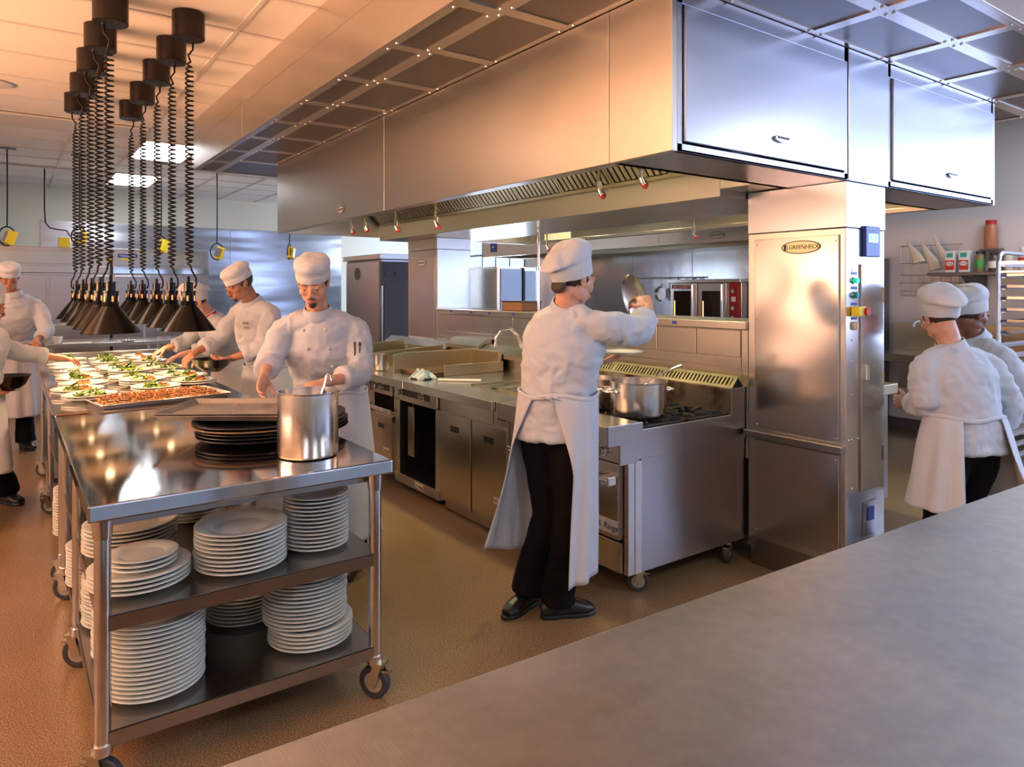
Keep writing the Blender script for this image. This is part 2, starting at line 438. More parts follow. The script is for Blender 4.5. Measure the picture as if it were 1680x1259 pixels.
# ================================================================ the hood over the cooking island
HX0, HX1, HY0, HY1, HZ0, HZ1 = 2.13, 5.24, 1.88, 6.9, 2.12, 2.785
BX0, BX1 = 3.2, 4.07
hood = thing('exhaust_hood', 'large brushed steel double canopy hood above the cooking island', 'exhaust hood', ((HX0+HX1)/2, (HY0+HY1)/2, HZ0))
# canopy skins: long faces in sheets
for (nm, xa, xb) in (('canopy_face', HX0, HX0+.03), ('canopy_face', HX1-.03, HX1)):
    mb = MB()
    for a, b in ((2.24, 4.5), (4.5, HY1)):
        mb.box(xa, xb, a+.0015, b-.0015, HZ0, HZ1)
    mb.build(nm, S_HOOD, hood, bevel=.003)
    mb = MB().box(xa, xb, HY0, 2.2385, HZ0, HZ1); mb.build('end_panel', S_HOOD, hood, bevel=.003)
MB().box(HX0+.03, HX1-.03, HY1-.03, HY1, HZ0, HZ1).build('far_end_panel', S_HOOD, hood, bevel=.003)
# near end: utility cabinets left and right of the riser section
S_END = steel('end_door_steel', (.50, .52, .60), .27, (1, 1, 40), .22, .04)
e = MB()
e.box(HX0+.03, HX1-.03, HY0+.32, 2.24, HZ0, HZ1)                 # back of the end cabinets
e.box(HX0+.03, HX1-.03, HY0, 2.24, HZ0, HZ0+.012)
for a, b in ((HX0+.03, 3.43), (3.84, HX1-.03)):                   # face frame
    e.box(a, b, HY0, HY0+.02, HZ0, HZ0+.035); e.box(a, b, HY0, HY0+.02, HZ1-.07, HZ1)
    e.box(a, a+.03, HY0, HY0+.02, HZ0, HZ1); e.box(b-.03, b, HY0, HY0+.02, HZ0, HZ1)
e.build('end_cabinet_frame', S_END, hood, bevel=.002)
MB().box(3.435, 3.835, HY0-.004, HY0+.3, HZ0, HZ1).build('riser_panel', S_END, hood, bevel=.003)
for a, b in ((HX0+.065, 3.39), (3.875, HX1-.065)):
    d = MB().box(a, b, HY0-.012, HY0+.004, HZ0+.042, HZ1-.075).build('end_door', S_END, hood, bevel=.003)
    c = (a+b)/2+.05
    h = MB(); n = 16
    pts = [(c-.06+.025*0, 0)]
    oval(h, (c, HY0-.013, HZ0+.13), (1, 0, 0), (0, 0, 1), .058, .017, .012)
    h.build('pull_handle', S_CHROME, d, bevel=.002)
    MB().box(c-.045, c+.045, HY0-.027, HY0-.0245, HZ0+.128, HZ0+.14).build('handle_recess', BLACK, d)
# interior: roof, central filter beam
MB().box(HX0+.03, HX1-.03, 2.24, HY1-.03, HZ1-.03, HZ1-.002).build('canopy_roof', S_HOOD, hood)
MB().box(BX0, BX1, 2.48, HY1-.03, 2.085, 2.25).box(BX0, BX1, 2.24, 2.48, 2.125, 2.25).build('filter_trough', S_HOOD, hood, bevel=.003)
# lips along the bottom edge
for xa, xb in ((HX0+.03, HX0+.075), (HX1-.075, HX1-.03)):
    MB().box(xa, xb, 2.24, HY1-.03, HZ0, HZ0+.03).build('drip_lip', S_HOOD, hood, bevel=.002)
# baffle filters, each bank a row of slats on a slope
def filter_bank(side):
    xl, xh = (BX0, BX0-.42) if side < 0 else (BX1, BX1+.42)
    zl, zh = 2.25, HZ1-.04
    y = 2.30
    while y < 6.8:
        y1 = min(y+.5, 6.85)
        mb = MB()
        L_ = Vector((xh-xl, 0, zh-zl)); Lh = L_.length/2; ax = L_.normalized(); nn = ax.cross(Vector((0, 1, 0))).normalized()
        if nn.z > 0: nn = -nn
        cx, cz = (xl+xh)/2, (zl+zh)/2
        n = 9
        for i in range(n):
            yy = y+.03+(y1-y-.06)*(i+.5)/n
            c = Vector((cx, yy, cz))
            mb.obox(c+nn*.012, ax, Vector((0, 1, 0)), nn, Lh-.03, (y1-y)/n*.30, .010)
            mb.obox(c-nn*.02+Vector((0, (y1-y)/n*.5, 0)), ax, Vector((0, 1, 0)), nn, Lh-.03, (y1-y)/n*.30, .006)
        for yy in (y+.012, y1-.012): mb.obox((cx, yy, cz), ax, (0, 1, 0), nn, Lh, .010, .024)
        for s_ in (-1, 1): mb.obox(Vector((cx, (y+y1)/2, cz))+ax*s_*(Lh-.012), ax, (0, 1, 0), nn, .012, (y1-y)/2, .024)
        mb.build('baffle_filter', S_FLT, hood)
        y += .5
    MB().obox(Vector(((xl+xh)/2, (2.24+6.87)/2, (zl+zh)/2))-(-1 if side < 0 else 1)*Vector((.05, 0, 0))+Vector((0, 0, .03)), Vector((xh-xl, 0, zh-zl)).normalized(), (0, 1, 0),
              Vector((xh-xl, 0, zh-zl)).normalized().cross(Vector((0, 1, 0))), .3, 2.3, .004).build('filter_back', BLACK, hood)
S_FLT = mat('filter_steel', (.55, .50, .38), .3, 1)
filter_bank(-1); filter_bank(1)
# maker's badge: outlined oval with small lettering
LOGO_BG = mat('badge_silver', (.55, .55, .50), .4, .6)
def badge(parent, c, fr, a, b, txt, size, name='maker_badge', bgm=None, dx=0):
    r, u = fr; n = Vector(r).cross(Vector(u))
    m = MB(); m.mi = 1; oval(m, c, r, u, a, b, .002)
    m.mi = 0; oval(m, Vector(c)+n*.002, r, u, a*.94, b*.86, .0008)
    m.mi = 1; put_text(m, txt, Vector(c)+n*.003+Vector(r)*dx, r, u, size, .25)
    o = m.build(name, [bgm or LOGO_BG, BLUE if txt == '' else INK], parent)
    return o
badge(hood, (HX0-.001, 5.28, 2.20), NX, .065, .03, 'GREENHECK', .019)
badge(hood, (HX1-.031, 2.62, 2.3), NX, .06, .026, 'GREENHECK', .017)
# fire-suppression nozzles hanging on pipes
NOZ = mat('red_nozzle_cap', (.55, .03, .02), .4)
GALV = mat('yellowed_chrome_pipe', (.62, .60, .42), .22, 1)
def nozzle(x, y, z, lab, top=2.756):
    t = thing('fire_nozzle', lab, 'fire nozzle', (x, y, z), 'fire suppression nozzles under the hood')
    MB().cyl((x, y, z+.05), (x, y, top), .0085).build('pipe', GALV, t, smooth=.6)
    MB().cyl((x, y, z+.035), (x, y, z+.075), .016, n=8).cyl((x, y, z+.075), (x, y, z+.1), .012, n=6).build('coupling', S_CHROME, t, smooth=.5)
    MB().cyl((x, y, z+.035), (x+.012, y-.01, z), .014, .017, n=12).build('nozzle', S_CHROME, t, smooth=.6)
    r = MB(); r.tube([(x+.016+.02*cos(k*pi/8), y-.012, z+.002+.02*sin(k*pi/8)) for k in range(17)], .0035, 6); r.cyl((x+.012, y-.01, z+.002), (x+.017, y-.013, z-.012), .018, .017, n=12)
    r.build('cap', NOZ, t, smooth=.6)
for i, (y, z, x) in enumerate(((6.2, 2.10, 2.6), (5.89, 2.10, 2.6), (5.27, 2.06, 2.6), (4.6, 2.04, 2.6), (2.81, 2.08, 2.6), (2.5, 2.10, 2.6))):
    nozzle(x, y, z, ['fire nozzle with red cap, farthest under the hood', 'fire nozzle with red cap, second from the far end',
        'fire nozzle with red cap beside the start of the filters', 'fire nozzle with red cap above the griddle guards',
        'fire nozzle with red cap above the woman and range', 'fire nozzle with red cap nearest the hood corner'][i])
nozzle(4.7, 5.9, 2.0, 'fire nozzle on thin pipe beyond the pass-through, left of the hats'); nozzle(4.75, 3.95, 2.02, 'fire nozzle beyond the pass-through above the bulk of the ovens')
nozzle(4.7, 3.3, 2.03, 'fire nozzle beyond the pass-through nearest the tall cabinet')
# perforated make-up air plenum round the hood
PX0, PX1, PY0, PY1 = 1.52, 5.85, 1.24, 7.72
pl = thing('air_plenum', 'steel ceiling plenum with perforated supply panels around the hood', 'supply plenum', ((PX0+PX1)/2, (PY0+PY1)/2, 2.78))
S_PL = steel('plenum_steel', (.64, .58, .52), .30, (1, 1, 30), .12, .03)
z0, z1 = 2.788, CEIL
zm = 3.06
for a, b, c_, d in ((PX0, PX0+.02, PY0, PY1), (PX1-.02, PX1, PY0, PY1), (PX0+.02, PX1-.02, PY0, PY0+.02), (PX0+.02, PX1-.02, PY1-.02, PY1)):
    m = MB()
    if b-a < .05:
        cuts = [c_, 5.84 if a < 2 else 4.2, d]
        for q in range(2):
            m.box(a, b, cuts[q]+.002, cuts[q+1]-.002, z0, zm-.002); m.box(a+.004, b+.004, cuts[q]+.002, cuts[q+1]-.002, zm+.002, z1)
    else:
        m.box(a, b, c_, d, z0, zm-.002); m.box(a, b, c_+.003, d-.003, zm+.002, z1)
    m.build('side_panel', S_PL, pl, bevel=.002)
MB().box(PX0+.02, PX1-.02, PY0+.02, PY1-.02, z0+.03, z0+.035).build('top_sheet', S_DARK, pl)
def perf_row(axis, f0, f1, a0, a1, n):
    """a row of perforated panels between f0 and f1"""
    st = (a1-a0)/n
    for i in range(n):
        a, b = a0+st*i, a0+st*(i+1)
        m = MB()
        if axis == 'y': m.box(f0+.035, f1-.035, a+.035, b-.035, z0+.006, z0+.012)
        else: m.box(a+.035, b-.035, f0+.035, f1-.035, z0+.006, z0+.012)
        m.build('perforated_panel', S_FILTER, pl)
    m = MB()
    def bx(p, q, r, s_):
        if axis == 'y': m.box(p, q, r, s_, z0, z0+.008)
        else: m.box(r, s_, p, q, z0, z0+.008)
    bx(f0, f0+.035, a0, a1); bx(f1-.035, f1, a0, a1)
    for i in range(n+1):
        a = a0+st*i
        if axis == 'y': m.box(f0+.0345, f1-.0345, max(a0, a-.035), min(a1, a+.035), z0, z0+.0075)
        else: m.box(max(a0, a-.035), min(a1, a+.035), f0+.0345, f1-.0345, z0, z0+.0075)
        for f in (f0+.017, f1-.017):
            for s_ in (-.05, .05):
                if a0 < a+s_ < a1:
                    c = (f, a+s_, z0) if axis == 'y' else (a+s_, f, z0)
                    m.cyl((c[0], c[1], z0-.006), (c[0], c[1], z0+.001), .006, .009, n=8)
    m.build('panel_frame', S_PL, pl)
xm = PX0+.23
perf_row('y', PX0+.02, xm, PY0+.02, PY1-.02, 10); perf_row('y', xm, HX0, 1.88, HY1, 8)
perf_row('x', PY0+.02, PY0+.3, xm, PX1-.02, 6); perf_row('x', PY0+.3, HY0, xm, PX1-.02, 6)
perf_row('y', HX1, PX1-.02, HY0, HY1, 8); perf_row('x', HY1, PY1-.02, xm, PX1-.02, 6)

# ================================================================ middle wall with utility cabinets
CX0, CX1 = 3.44, 3.83
cab = thing('utility_cabinet', 'tall steel cabinet with oval badge and control buttons at the near end of the island', 'utility cabinet', (3.635, 2.17, 0))
CY0, CY1 = 1.895, 2.47
MB().box(CX0+.02, CX1-.02, CY0+.02, CY1, 0, .16).build('plinth', S_DARK, cab, bevel=.003)
MB().box(CX0, CX1, CY0, CY1, .16, 1.884).build('body', S_V, cab, bevel=.004)
MB().box(CX0-.002, CX1+.002, CY0-.004, CY1, 1.887, HZ0-.001).build('top_collar', S_END, cab, bevel=.002)
S_MIR = steel('mirror_cabinet_steel', (.52, .50, .48), .20, (40, 40, .7), .10, .05)
p = MB().box(CX0-.012, CX0+.001, CY0+.03, CY1-.05, .785, 1.85).build('upper_panel', S_MIR, cab, bevel=.003)
q = MB().box(CX0-.012, CX0+.001, CY0+.03, CY1-.05, .20, .725).build('lower_panel', S_MIR, cab, bevel=.003)
def screws(parent, pts, ax='x'):
    m = MB()
    for c in pts:
        c = Vector(c); d = Vector((-1, 0, 0)) if ax == 'x' else Vector((0, -1, 0))
        m.cyl(c, c+d*.004, .0065, .0045, n=10)
    m.build('screws', S_CHROME, parent, smooth=.6)
screws(p, [(CX0-.012, y, z) for y in (CY0+.045, CY1-.065) for z in (.81, 1.40, 1.82)])
screws(q, [(CX0-.012, y, z) for y in (CY0+.045, CY1-.065) for z in (.22, .70)])
MB().box(CX0-.05, CX0, CY0-.005, CY1, .735, .778).build('bumper_rail', S_DARK, cab, bevel=.006)
YB = mat('badge_pale', (.72, .68, .42), .35, .3)
badge(cab, (CX0-.0125, 2.135, 1.795), NX, .115, .036, 'GREENHECK', .031, bgm=YB, dx=.018)
MB().box(CX0-.0160, CX0-.0155, 2.219, 2.234, 1.779, 1.811).box(CX0-.0160, CX0-.0155, 2.2115, 2.2145, 1.779, 1.811).build('badge_mark', INK, cab)
# narrow face with controls
door = MB().box(3.575, 3.80, CY0-.010, CY0+.001, .52, 1.70).build('control_door', S_MIR, cab, bevel=.002)
MB().box(3.792, 3.798, CY0-.016, CY0-.008, 1.5, 1.58).box(3.792, 3.798, CY0-.016, CY0-.008, 1.05, 1.13).box(3.792, 3.798, CY0-.016, CY0-.008, .66, .74).build('hinges', S_CHROME, door)
MB().box(3.590, 3.625, CY0-.03, CY0-.008, 1.10, 1.18).build('latch', S_CHROME, door, bevel=.004)
d = MB().box(3.60, 3.745, CY0-.022, CY0, 1.74, 1.90).build('control_display', BLUE, cab, bevel=.004)
MB().box(3.625, 3.72, CY0-.0235, CY0-.021, 1.815, 1.86).build('screen', SCREEN, d)
m = MB(); put_text(m, '88.88', (3.672, CY0-.0236, 1.837), *NY, .036); m.build('digits', WHITE, d)
m = MB(); put_text(m, 'GREENHECK', (3.672, CY0-.0222, 1.879), *NY, .013); m.build('lettering', WHITE, d)
for i, (z, mm) in enumerate(((1.615, GREEN), (1.54, TEAL))):
    b_ = MB().cyl((3.52, CY0-.006, z), (3.52, CY0+.002, z), .020).build('button_ring', S_CHROME, cab, smooth=.6)
    MB().cyl((3.52, CY0-.022, z), (3.52, CY0-.006, z), .0145).build('button', mm, b_, smooth=.6)
    MB().box(3.492, 3.548, CY0-.002, CY0, z+.03, z+.045).build('button_label', BLUE, cab)
b_ = MB().box(3.487, 3.57, CY0-.045, CY0, 1.432, 1.482).build('emergency_stop_shroud', YELLOW, cab, bevel=.006)
MB().cyl((3.557, CY0-.058, 1.457), (3.557, CY0-.044, 1.457), .022).build('emergency_stop_button', RED, b_, smooth=.6)
MB().box(3.492, 3.548, CY0-.002, CY0, 1.488, 1.502).box(3.492, 3.548, CY0-.002, CY0, 1.415, 1.428).build('button_label', BLUE, cab)
MB().cyl((3.52, CY0-.014, 1.383), (3.52, CY0, 1.383), .022).box(3.515, 3.525, CY0-.022, CY0-.012, 1.365, 1.401).build('key_switch', mat('cream_knob', (.6, .55, .4), .4), cab, smooth=.5)
screws(cab, [(3.50, CY0, z) for z in (1.67, 1.31, 1.2, 1.03, .80)]+[(3.56, CY0, .80), (3.47, CY0, .80), (3.5, CY0, .55)], 'y')
m = MB().box(3.61, 3.74, CY0-.006, CY0, .28, .46).build('service_hatch', S_MIR, cab, bevel=.002)
MB().box(3.645, 3.705, CY0-.01, CY0-.005, .36, .43).build('hatch_label', BLUE, m)
# far utility cabinet
fc = thing('utility_cabinet', 'slim steel cabinet with small oval badge at the far end of the island', 'utility cabinet', (3.635, 6.37, 0))
MB().box(CX0, CX1, 6.06, 6.68, 0, 1.97).build('body', S_V, fc, bevel=.004)
MB().box(CX0-.01, CX0+.001, 6.10, 6.62, .93, 1.90).build('upper_panel', S_MIR, fc, bevel=.003)
MB().box(CX0-.002, CX1+.002, 6.06, 6.68, 1.972, 2.083).build('top_collar', S_HOOD, fc, bevel=.002)
badge(fc, (CX0-.0105, 6.36, 1.84), NX, .10, .036, 'GREENHECK', .028)
# pass-through wall
pw = thing('service_wall', 'steel half wall with hinged panels and a top rail between the two utility cabinets', 'service wall', (3.635, 4.26, 0))
MB().box(CX0+.02, CX1-.02, 2.472, 6.058, .1, 1.335).build('core', S_H, pw)
MB().box(CX0-.02, CX1+.02, 2.472, 6.058, 1.335, 1.385).build('top_rail', S_H, pw, bevel=.006)
MB().box(CX0, CX0+.02, 2.472, 2.515, .6, 1.335).build('end_stile', S_H, pw, bevel=.002)
ys = [2.52+.3215*k for k in range(12)]
for k in range(11):
    pn = MB().box(CX0-.002, CX0+.02, ys[k]+.003, ys[k+1]-.003, 1.175, 1.33).build('hinged_panel', S_H, pw, bevel=.002)
    MB().cyl((CX0-.007, (ys[k]+ys[k+1])/2, 1.19), (CX0, (ys[k]+ys[k+1])/2, 1.19), .006, n=10).build('stud', S_CHROME, pn)
MB().box(CX0, CX0+.02, 2.52, 6.056, 1.115, 1.17).build('mid_rail', S_H, pw, bevel=.002)
MB().box(CX0+.004, CX0+.02, 2.52, 6.056, .6, 1.11).build('back_splash', S_H, pw)
m = MB()
for y in (3.0, 4.45, 4.75, 5.1, 5.4, 5.75): m.box(CX0-.022, CX0-.019, y-.018, y+.018, 1.352, 1.37)
m.build('outlet_tags', BLUE, pw)
# small tap on the service wall
t = thing('wall_faucet', 'chrome gooseneck pot filler on the service wall behind the woman', 'faucet', (3.42, 4.62, 1.12))
m = MB().cyl((3.439, 4.62, 1.10), (3.405, 4.62, 1.10), .022)
m.tube([(3.41, 4.62, 1.10), (3.37, 4.62, 1.20), (3.30, 4.63, 1.255), (3.22, 4.64, 1.24), (3.18, 4.65, 1.18), (3.175, 4.65, 1.13)], .012, 12)
m.cyl((3.175, 4.65, 1.135), (3.175, 4.65, 1.11), .016, n=14); m.build('spout', S_CHROME, t, smooth=1)
# notice hung at the far hood side
t = thing('notice_sheet', 'white notice with two dark pictures on the far canopy beyond the pass-through', 'notice', (HX1-.036, 5.95, 2.24))
MB().box(HX1-.036, HX1-.032, 6.10, 6.58, 2.155, 2.34).build('sheet', PAPER, t)
m = MB()
for y in (6.30, 6.40): m.box(HX1-.0375, HX1-.0355, y-.03, y+.03, 2.275, 2.325)
for k in range(6): m.box(HX1-.0375, HX1-.0355, 6.13, 6.55, 2.17+.015*k, 2.173+.015*k)
m.build('print', mat('faded_ink', (.12, .13, .10), .6), t)

# lamps under the canopies
HLM = mat('hood_lamp_glass', (.9, .85, .6), .5, emit=(1, .80, .42), es=10)
for j, x in enumerate((2.46, 4.86)):
    for k in range(4):
        y = 2.9+1.12*k
        t = thing('hood_lamp', '', 'lamp', (x, y, 2.70), 'round lamps inside the hood')
        t['label'] = 'round lamp fixed under the roof inside the hood canopy'
        MB().lathe([(0, .05), (.07, .05), (.085, .02), (.085, 0), (.07, -.004)], (x, y, 2.70), 20).build('lamp_housing', S_DARK, t, smooth=.6)
        MB().lathe([(.068, .0), (.05, -.022), (0, -.03)], (x, y, 2.70), 20).build('lens', HLM, t, smooth=2)
        l_ = bpy.data.lights.new('hood_lamp_light', 'SPOT'); l_.energy = 26; l_.color = (1, .84, .46); l_.spot_size = radians(150); l_.spot_blend = .8; l_.shadow_soft_size = .06
        lo = bpy.data.objects.new('hood_lamp_light', l_); COL.objects.link(lo); lo.location = (x, y, 2.66)
# ================================================================ cooking line
FX, NXE = 2.50, 2.335          # front of the bodies, front of the ledge
NAME_BG = mat('name_plate_silver', (.72, .70, .66), .35, .5)
def name_plate(parent, c, w_=.085, h_=.028):
    m = MB(); m.mi = 0; m.box(c[0]-.003, c[0], c[1]-w_, c[1]+w_, c[2]-h_, c[2]+h_)
    m.mi = 1; put_text(m, 'U.S. Range', (c[0]-.0032, c[1]-.008, c[2]-.003), *NX, h_*1.25, .2)
    m.box(c[0]-.0042, c[0]-.003, c[1]+w_*.72, c[1]+w_*.9, c[2]+h_*.1, c[2]+h_*.35)
    m.build('name_plate', [NAME_BG, INK], parent)
def caster(parent, x, y, r=.055, ang=0, name='caster', htop=.14):
    m = MB(); m.mi = 0; c, s_ = cos(ang), sin(ang)
    ax = Vector((-s_, c, 0)); dr = Vector((c, s_, 0)); p = Vector((x, y, r))
    o = MB(); 
    n = 28
    prof = [(-.016, r*.62), (-.016, r*.92), (-.010, r), (.010, r), (.016, r*.92), (.016, r*.62)]
    V = []; Fc = []
    for (t_, q) in prof:
        for j in range(n): V.append(p+ax*t_+(dr*cos(2*pi*j/n)+Vector((0, 0, 1))*sin(2*pi*j/n))*q)
    for i in range(5):
        for j in range(n): Fc.append((i*n+j, i*n+(j+1) % n, (i+1)*n+(j+1) % n, (i+1)*n+j))
    m.add(V, Fc)
    m.mi = 1; m.cyl(p-ax*.013, p+ax*.013, r*.63, n=24); m.cyl(p-ax*.02, p+ax*.02, r*.22, n=14)
    m.mi = 2
    top = p+dr*(-.3*r)+Vector((0, 0, r*1.08))
    for sg in (-1, 1):
        a = p+ax*.023*sg; b_ = top+ax*.023*sg
        m.obox((a+b_)/2, ax, (b_-a).normalized(), ax.cross((b_-a).normalized()), .002, (b_-a).length/2+.012, .017)
    m.obox(top+Vector((0, 0, .006)), dr, ax, (0, 0, 1), .028, .026, .005)
    m.cyl(top+Vector((0, 0, .01)), (top.x, top.y, htop), .013, n=14)
    m.obox(p-dr*(r*.75)+Vector((0, 0, r*.75)), dr, ax, (0, 0, 1), .018, .014, .004)
    return m.build(name, [RUBBER, WHITE if False else mat_hub, BRASSY], parent, smooth=.6)
mat_hub = mat('caster_hub', (.42, .40, .33), .4, .4)
def knob(parent, y, z, x=FX-.004, lab='knob'):
    m = MB().cyl((x-.03, y, z), (x, y, z), .020, .024, n=16); m.cyl((x-.012, y, z), (x, y, z), .028, n=18)
    m.box(x-.042, x-.028, y-.006, y+.006, z-.022, z+.022)
    return m.build(lab, S_CHROME, parent, smooth=.6)
S_DOOR = steel('door_steel', (.56, .50, .44), .22, (30, 30, .8), .16, .05)
S_SIDE = steel('range_side_steel', (.40, .39, .40), .28, (30, 30, .8), .10, .04)
def door(parent, ya, yb, za, zb, slot=True, plate=None, name='door'):
    d = MB().box(FX-.022, FX, ya+.004, yb-.004, za, zb).build(name, S_DOOR, parent, bevel=.003)
    if slot:
        ym = ya+(yb-ya)*.5
        MB().box(FX-.0235, FX-.021, ym-.055, ym+.055, zb-.115, zb-.075).build('finger_slot', BLACK, d)
    if plate: name_plate(d, (FX-.0222, ya+plate[0], plate[1]), .055, .019)
    return d
def flue(parent, ya, yb, slots=True, zt=1.01, x0=3.31):
    """riser at the rear with a louvred cap"""
    MB().box(x0, 3.432, ya, yb, .60, zt).build('flue_riser', S_STAIN, parent, bevel=.003)
    pts = [(x0, zt), (x0+.055, zt+.06), (x0+.062, zt+.06), (x0+.122, zt), (x0+.115, zt), (x0+.058, zt+.052), (x0+.01, zt)]
    m = MB()
    if slots:
        n = max(4, int((yb-ya)/.026)); st = (yb-ya)/n
        a_ = Vector((x0, 0, zt+.002)); b_ = Vector((x0+.058, 0, zt+.062))
        ax = (b_-a_).normalized(); nn = ax.cross(Vector((0, 1, 0)))
        L_ = (b_-a_).length
        for i in range(n+1):
            y = ya+st*i
            m.obox((a_+b_)/2+Vector((0, y, 0)), ax, (0, 1, 0), nn, L_/2, st*.27 if 0 < i < n else st*.4, .002)
        for q in (0.09, .95): m.obox(a_.lerp(b_, q)+Vector((0, (ya+yb)/2, 0)), ax, (0, 1, 0), nn, L_*.10, (yb-ya)/2, .002)
        m.box(x0+.055, x0+.062, ya, yb, zt+.056, zt+.061)
        a2, b2 = Vector((x0+.06, 0, zt+.060)), Vector((x0+.12, 0, zt))
        m.obox((a2+b2)/2+Vector((0, (ya+yb)/2, 0)), (b2-a2).normalized(), (0, 1, 0), (b2-a2).normalized().cross(Vector((0, 1, 0))), (b2-a2).length/2, (yb-ya)/2, .002)
        o = m.build('flue_louvre', S_BRASS, parent)
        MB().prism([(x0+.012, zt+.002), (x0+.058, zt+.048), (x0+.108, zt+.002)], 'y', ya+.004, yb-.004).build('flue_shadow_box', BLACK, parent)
    else:
        m.prism([(x0-.03, zt-.02), (x0-.03, zt+.02), (x0+.06, zt+.075), (x0+.122, zt+.075), (x0+.122, zt-.02)], 'y', ya, yb); m.v = [(min(p[0], 3.428), p[1], p[2]) for p in m.v]
        m.build('flue_cap', S_H, parent, bevel=.003)
S_STAIN = steel('heat_stained_steel', (.52, .48, .42), .3, (1, 1, 40), .1, .04)
def stain():
    N, L, b = nodes(S_STAIN)
    tc = N.new('ShaderNodeTexCoord'); n = N.new('ShaderNodeTexNoise'); n.inputs['Scale'].default_value = 5; n.inputs['Detail'].default_value = 5
    L.new(tc.outputs['Object'], n.inputs['Vector'])
    r = N.new('ShaderNodeValToRGB'); r.color_ramp.elements[0].position = .36; r.color_ramp.elements[1].position = .52
    r.color_ramp.elements[0].color = (.10, .045, .015, 1); r.color_ramp.elements[1].color = (.52, .48, .42, 1)
    L.new(n.outputs['Fac'], r.inputs[0]); L.new(r.outputs[0], b.inputs['Base Color'])
stain()
S_BRASS = steel('straw_tinted_steel', (.60, .54, .38), .3, (1, 1, 30), .05, .03)
# ---- the near range with open burners
rg = thing('gas_range', 'stainless six burner gas range with oven at the near end of the line', 'range', (2.95, 2.96, 0))
Y0, Y1 = 2.49, 3.45
MB().box(FX+.09, 3.432, Y0, Y1, .14, .72).build('body', S_SIDE, rg, bevel=.003)
# side profile: upper apron of the side with the stepped ledge
sp = MB()
for y in (Y0-.004, Y1-.008):
    sp = MB(); sp.prism([(2.36, .90), (2.36, .80), (2.44, .80), (2.44, .70), (2.56, .70), (2.56, .715), (3.432, .715), (3.432, 1.01), (3.31, 1.01), (3.31, .862), (2.60, .862), (2.60, .90)], 'y', y, y+.012)
    sp.build('side_cheek', S_SIDE, rg, bevel=.002)
MB().box(FX+.045, FX+.095, Y0-.003, Y1, .14, .705).box(FX, FX+.05, Y0, Y0+.03, .14, .70).box(FX, FX+.05, Y1-.03, Y1, .14, .70).build('corner_posts', S_V, rg, bevel=.002)
MB().box(2.365, 2.60, Y0+.008, Y1-.008, .80, .898).build('front_ledge', S_H, rg, bevel=.004)
MB().box(FX-.05, FX+.09, Y0+.008, Y1-.008, .705, .80).build('control_panel', S_DOOR, rg, bevel=.003)
for k in range(7): knob(rg, Y0+.12+.12*k, .755, FX-.052)
od = MB().box(FX-.035, FX+.002, Y0+.035, Y1-.035, .315, .695).build('oven_door', S_DOOR, rg, bevel=.004)
MB().cyl((FX-.085, Y0+.06, .615), (FX-.085, Y1-.06, .615), .011, n=12).obox((FX-.062, Y0+.075, .615), (1, 0, 0), (0, 1, 0), (0, 0, 1), .03, .03, .022).obox((FX-.062, Y1-.075, .615), (1, 0, 0), (0, 1, 0), (0, 0, 1), .03, .03, .022).build('handle', S_CHROME, od, bevel=.003, smooth=.6)
name_plate(od, (FX-.0352, 2.625, .375), .095, .034)
kp = MB().box(FX-.02, FX+.02, Y0+.035, Y1-.035, .145, .30).build('kick_drawer', S_DOOR, rg, bevel=.004)
for x, y, a in ((2.66, Y0+.09, 2.4), (3.36, Y0+.06, .5), (2.66, Y1-.09, 1.0)): caster(rg, x, y, .055, a)
MB().box(2.60, 3.31, Y0+.008, Y1-.008, .72, .842).build('burner_box', S_DARK, rg)
flue(rg, Y0+.004, Y1-.004)
for i in range(2):
    for j in range(3):
        x0, y0 = 2.61+.35*i, Y0+.018+.308*j
        gm = MB()
        gm.box(x0, x0+.345, y0, y0+.014, .846, .872).box(x0, x0+.345, y0+.29, y0+.304, .846, .872)
        gm.box(x0, x0+.014, y0, y0+.304, .846, .872).box(x0+.331, x0+.345, y0, y0+.304, .846, .872)
        cx, cy = x0+.172, y0+.152
        for k in range(8):
            a = k*pi/4+.2
            p0 = Vector((cx+.05*cos(a), cy+.05*sin(a), .866)); 
            p1 = Vector((max(x0+.008, min(x0+.337, cx+.22*cos(a))), max(y0+.008, min(y0+.296, cy+.2*sin(a))), .874))
            d_ = (p1-p0).normalized(); gm.obox((p0+p1)/2, d_, Vector((0, 0, 1)).cross(d_).normalized(), (0, 0, 1), (p1-p0).length/2, .006, .010)
        gm.build('grate', IRON, rg, bevel=.002)
        MB().cyl((cx, cy, .835), (cx, cy, .856), .045, .04).cyl((cx, cy, .856), (cx, cy, .862), .028).build('burner', IRON, rg, smooth=.6)
# ---- two-door base with a flat top, sunken pans
def unit(lab, ya, yb, cat='cooking unit', name='equipment_cabinet'):
    t = thing(name, lab, cat, (2.95, (ya+yb)/2, 0))
    return t
u2 = unit('steel base unit with two plain slotted doors left of the woman', 3.456, 4.35, 'base cabinet', 'base_cabinet')
MB().box(FX, 3.43, 3.456, 4.35, .09, .83).build('body', S_H, u2, bevel=.002)
door(u2, 3.92, 4.33, .09, .705); door(u2, 3.50, 3.91, .09, .705, True, (.09, .245))
MB().box(FX-.015, FX, 3.47, 3.66, .72, .835).box(FX-.015, FX, 3.67, 4.34, .72, .835).build('header_panel', S_DOOR, u2, bevel=.002)
MB().box(FX-.0165, FX-.014, 3.50, 3.62, .755, .795).build('header_slot', BLACK, u2)
MB().box(FX+.03, FX+.05, 3.47, 4.34, .015, .088).build('kick_panel', S_DOOR, u2)
flue(u2, 3.46, 4.345)
for y in (3.6, 4.2): caster(u2, 2.7, y, .045, .4, htop=.1)
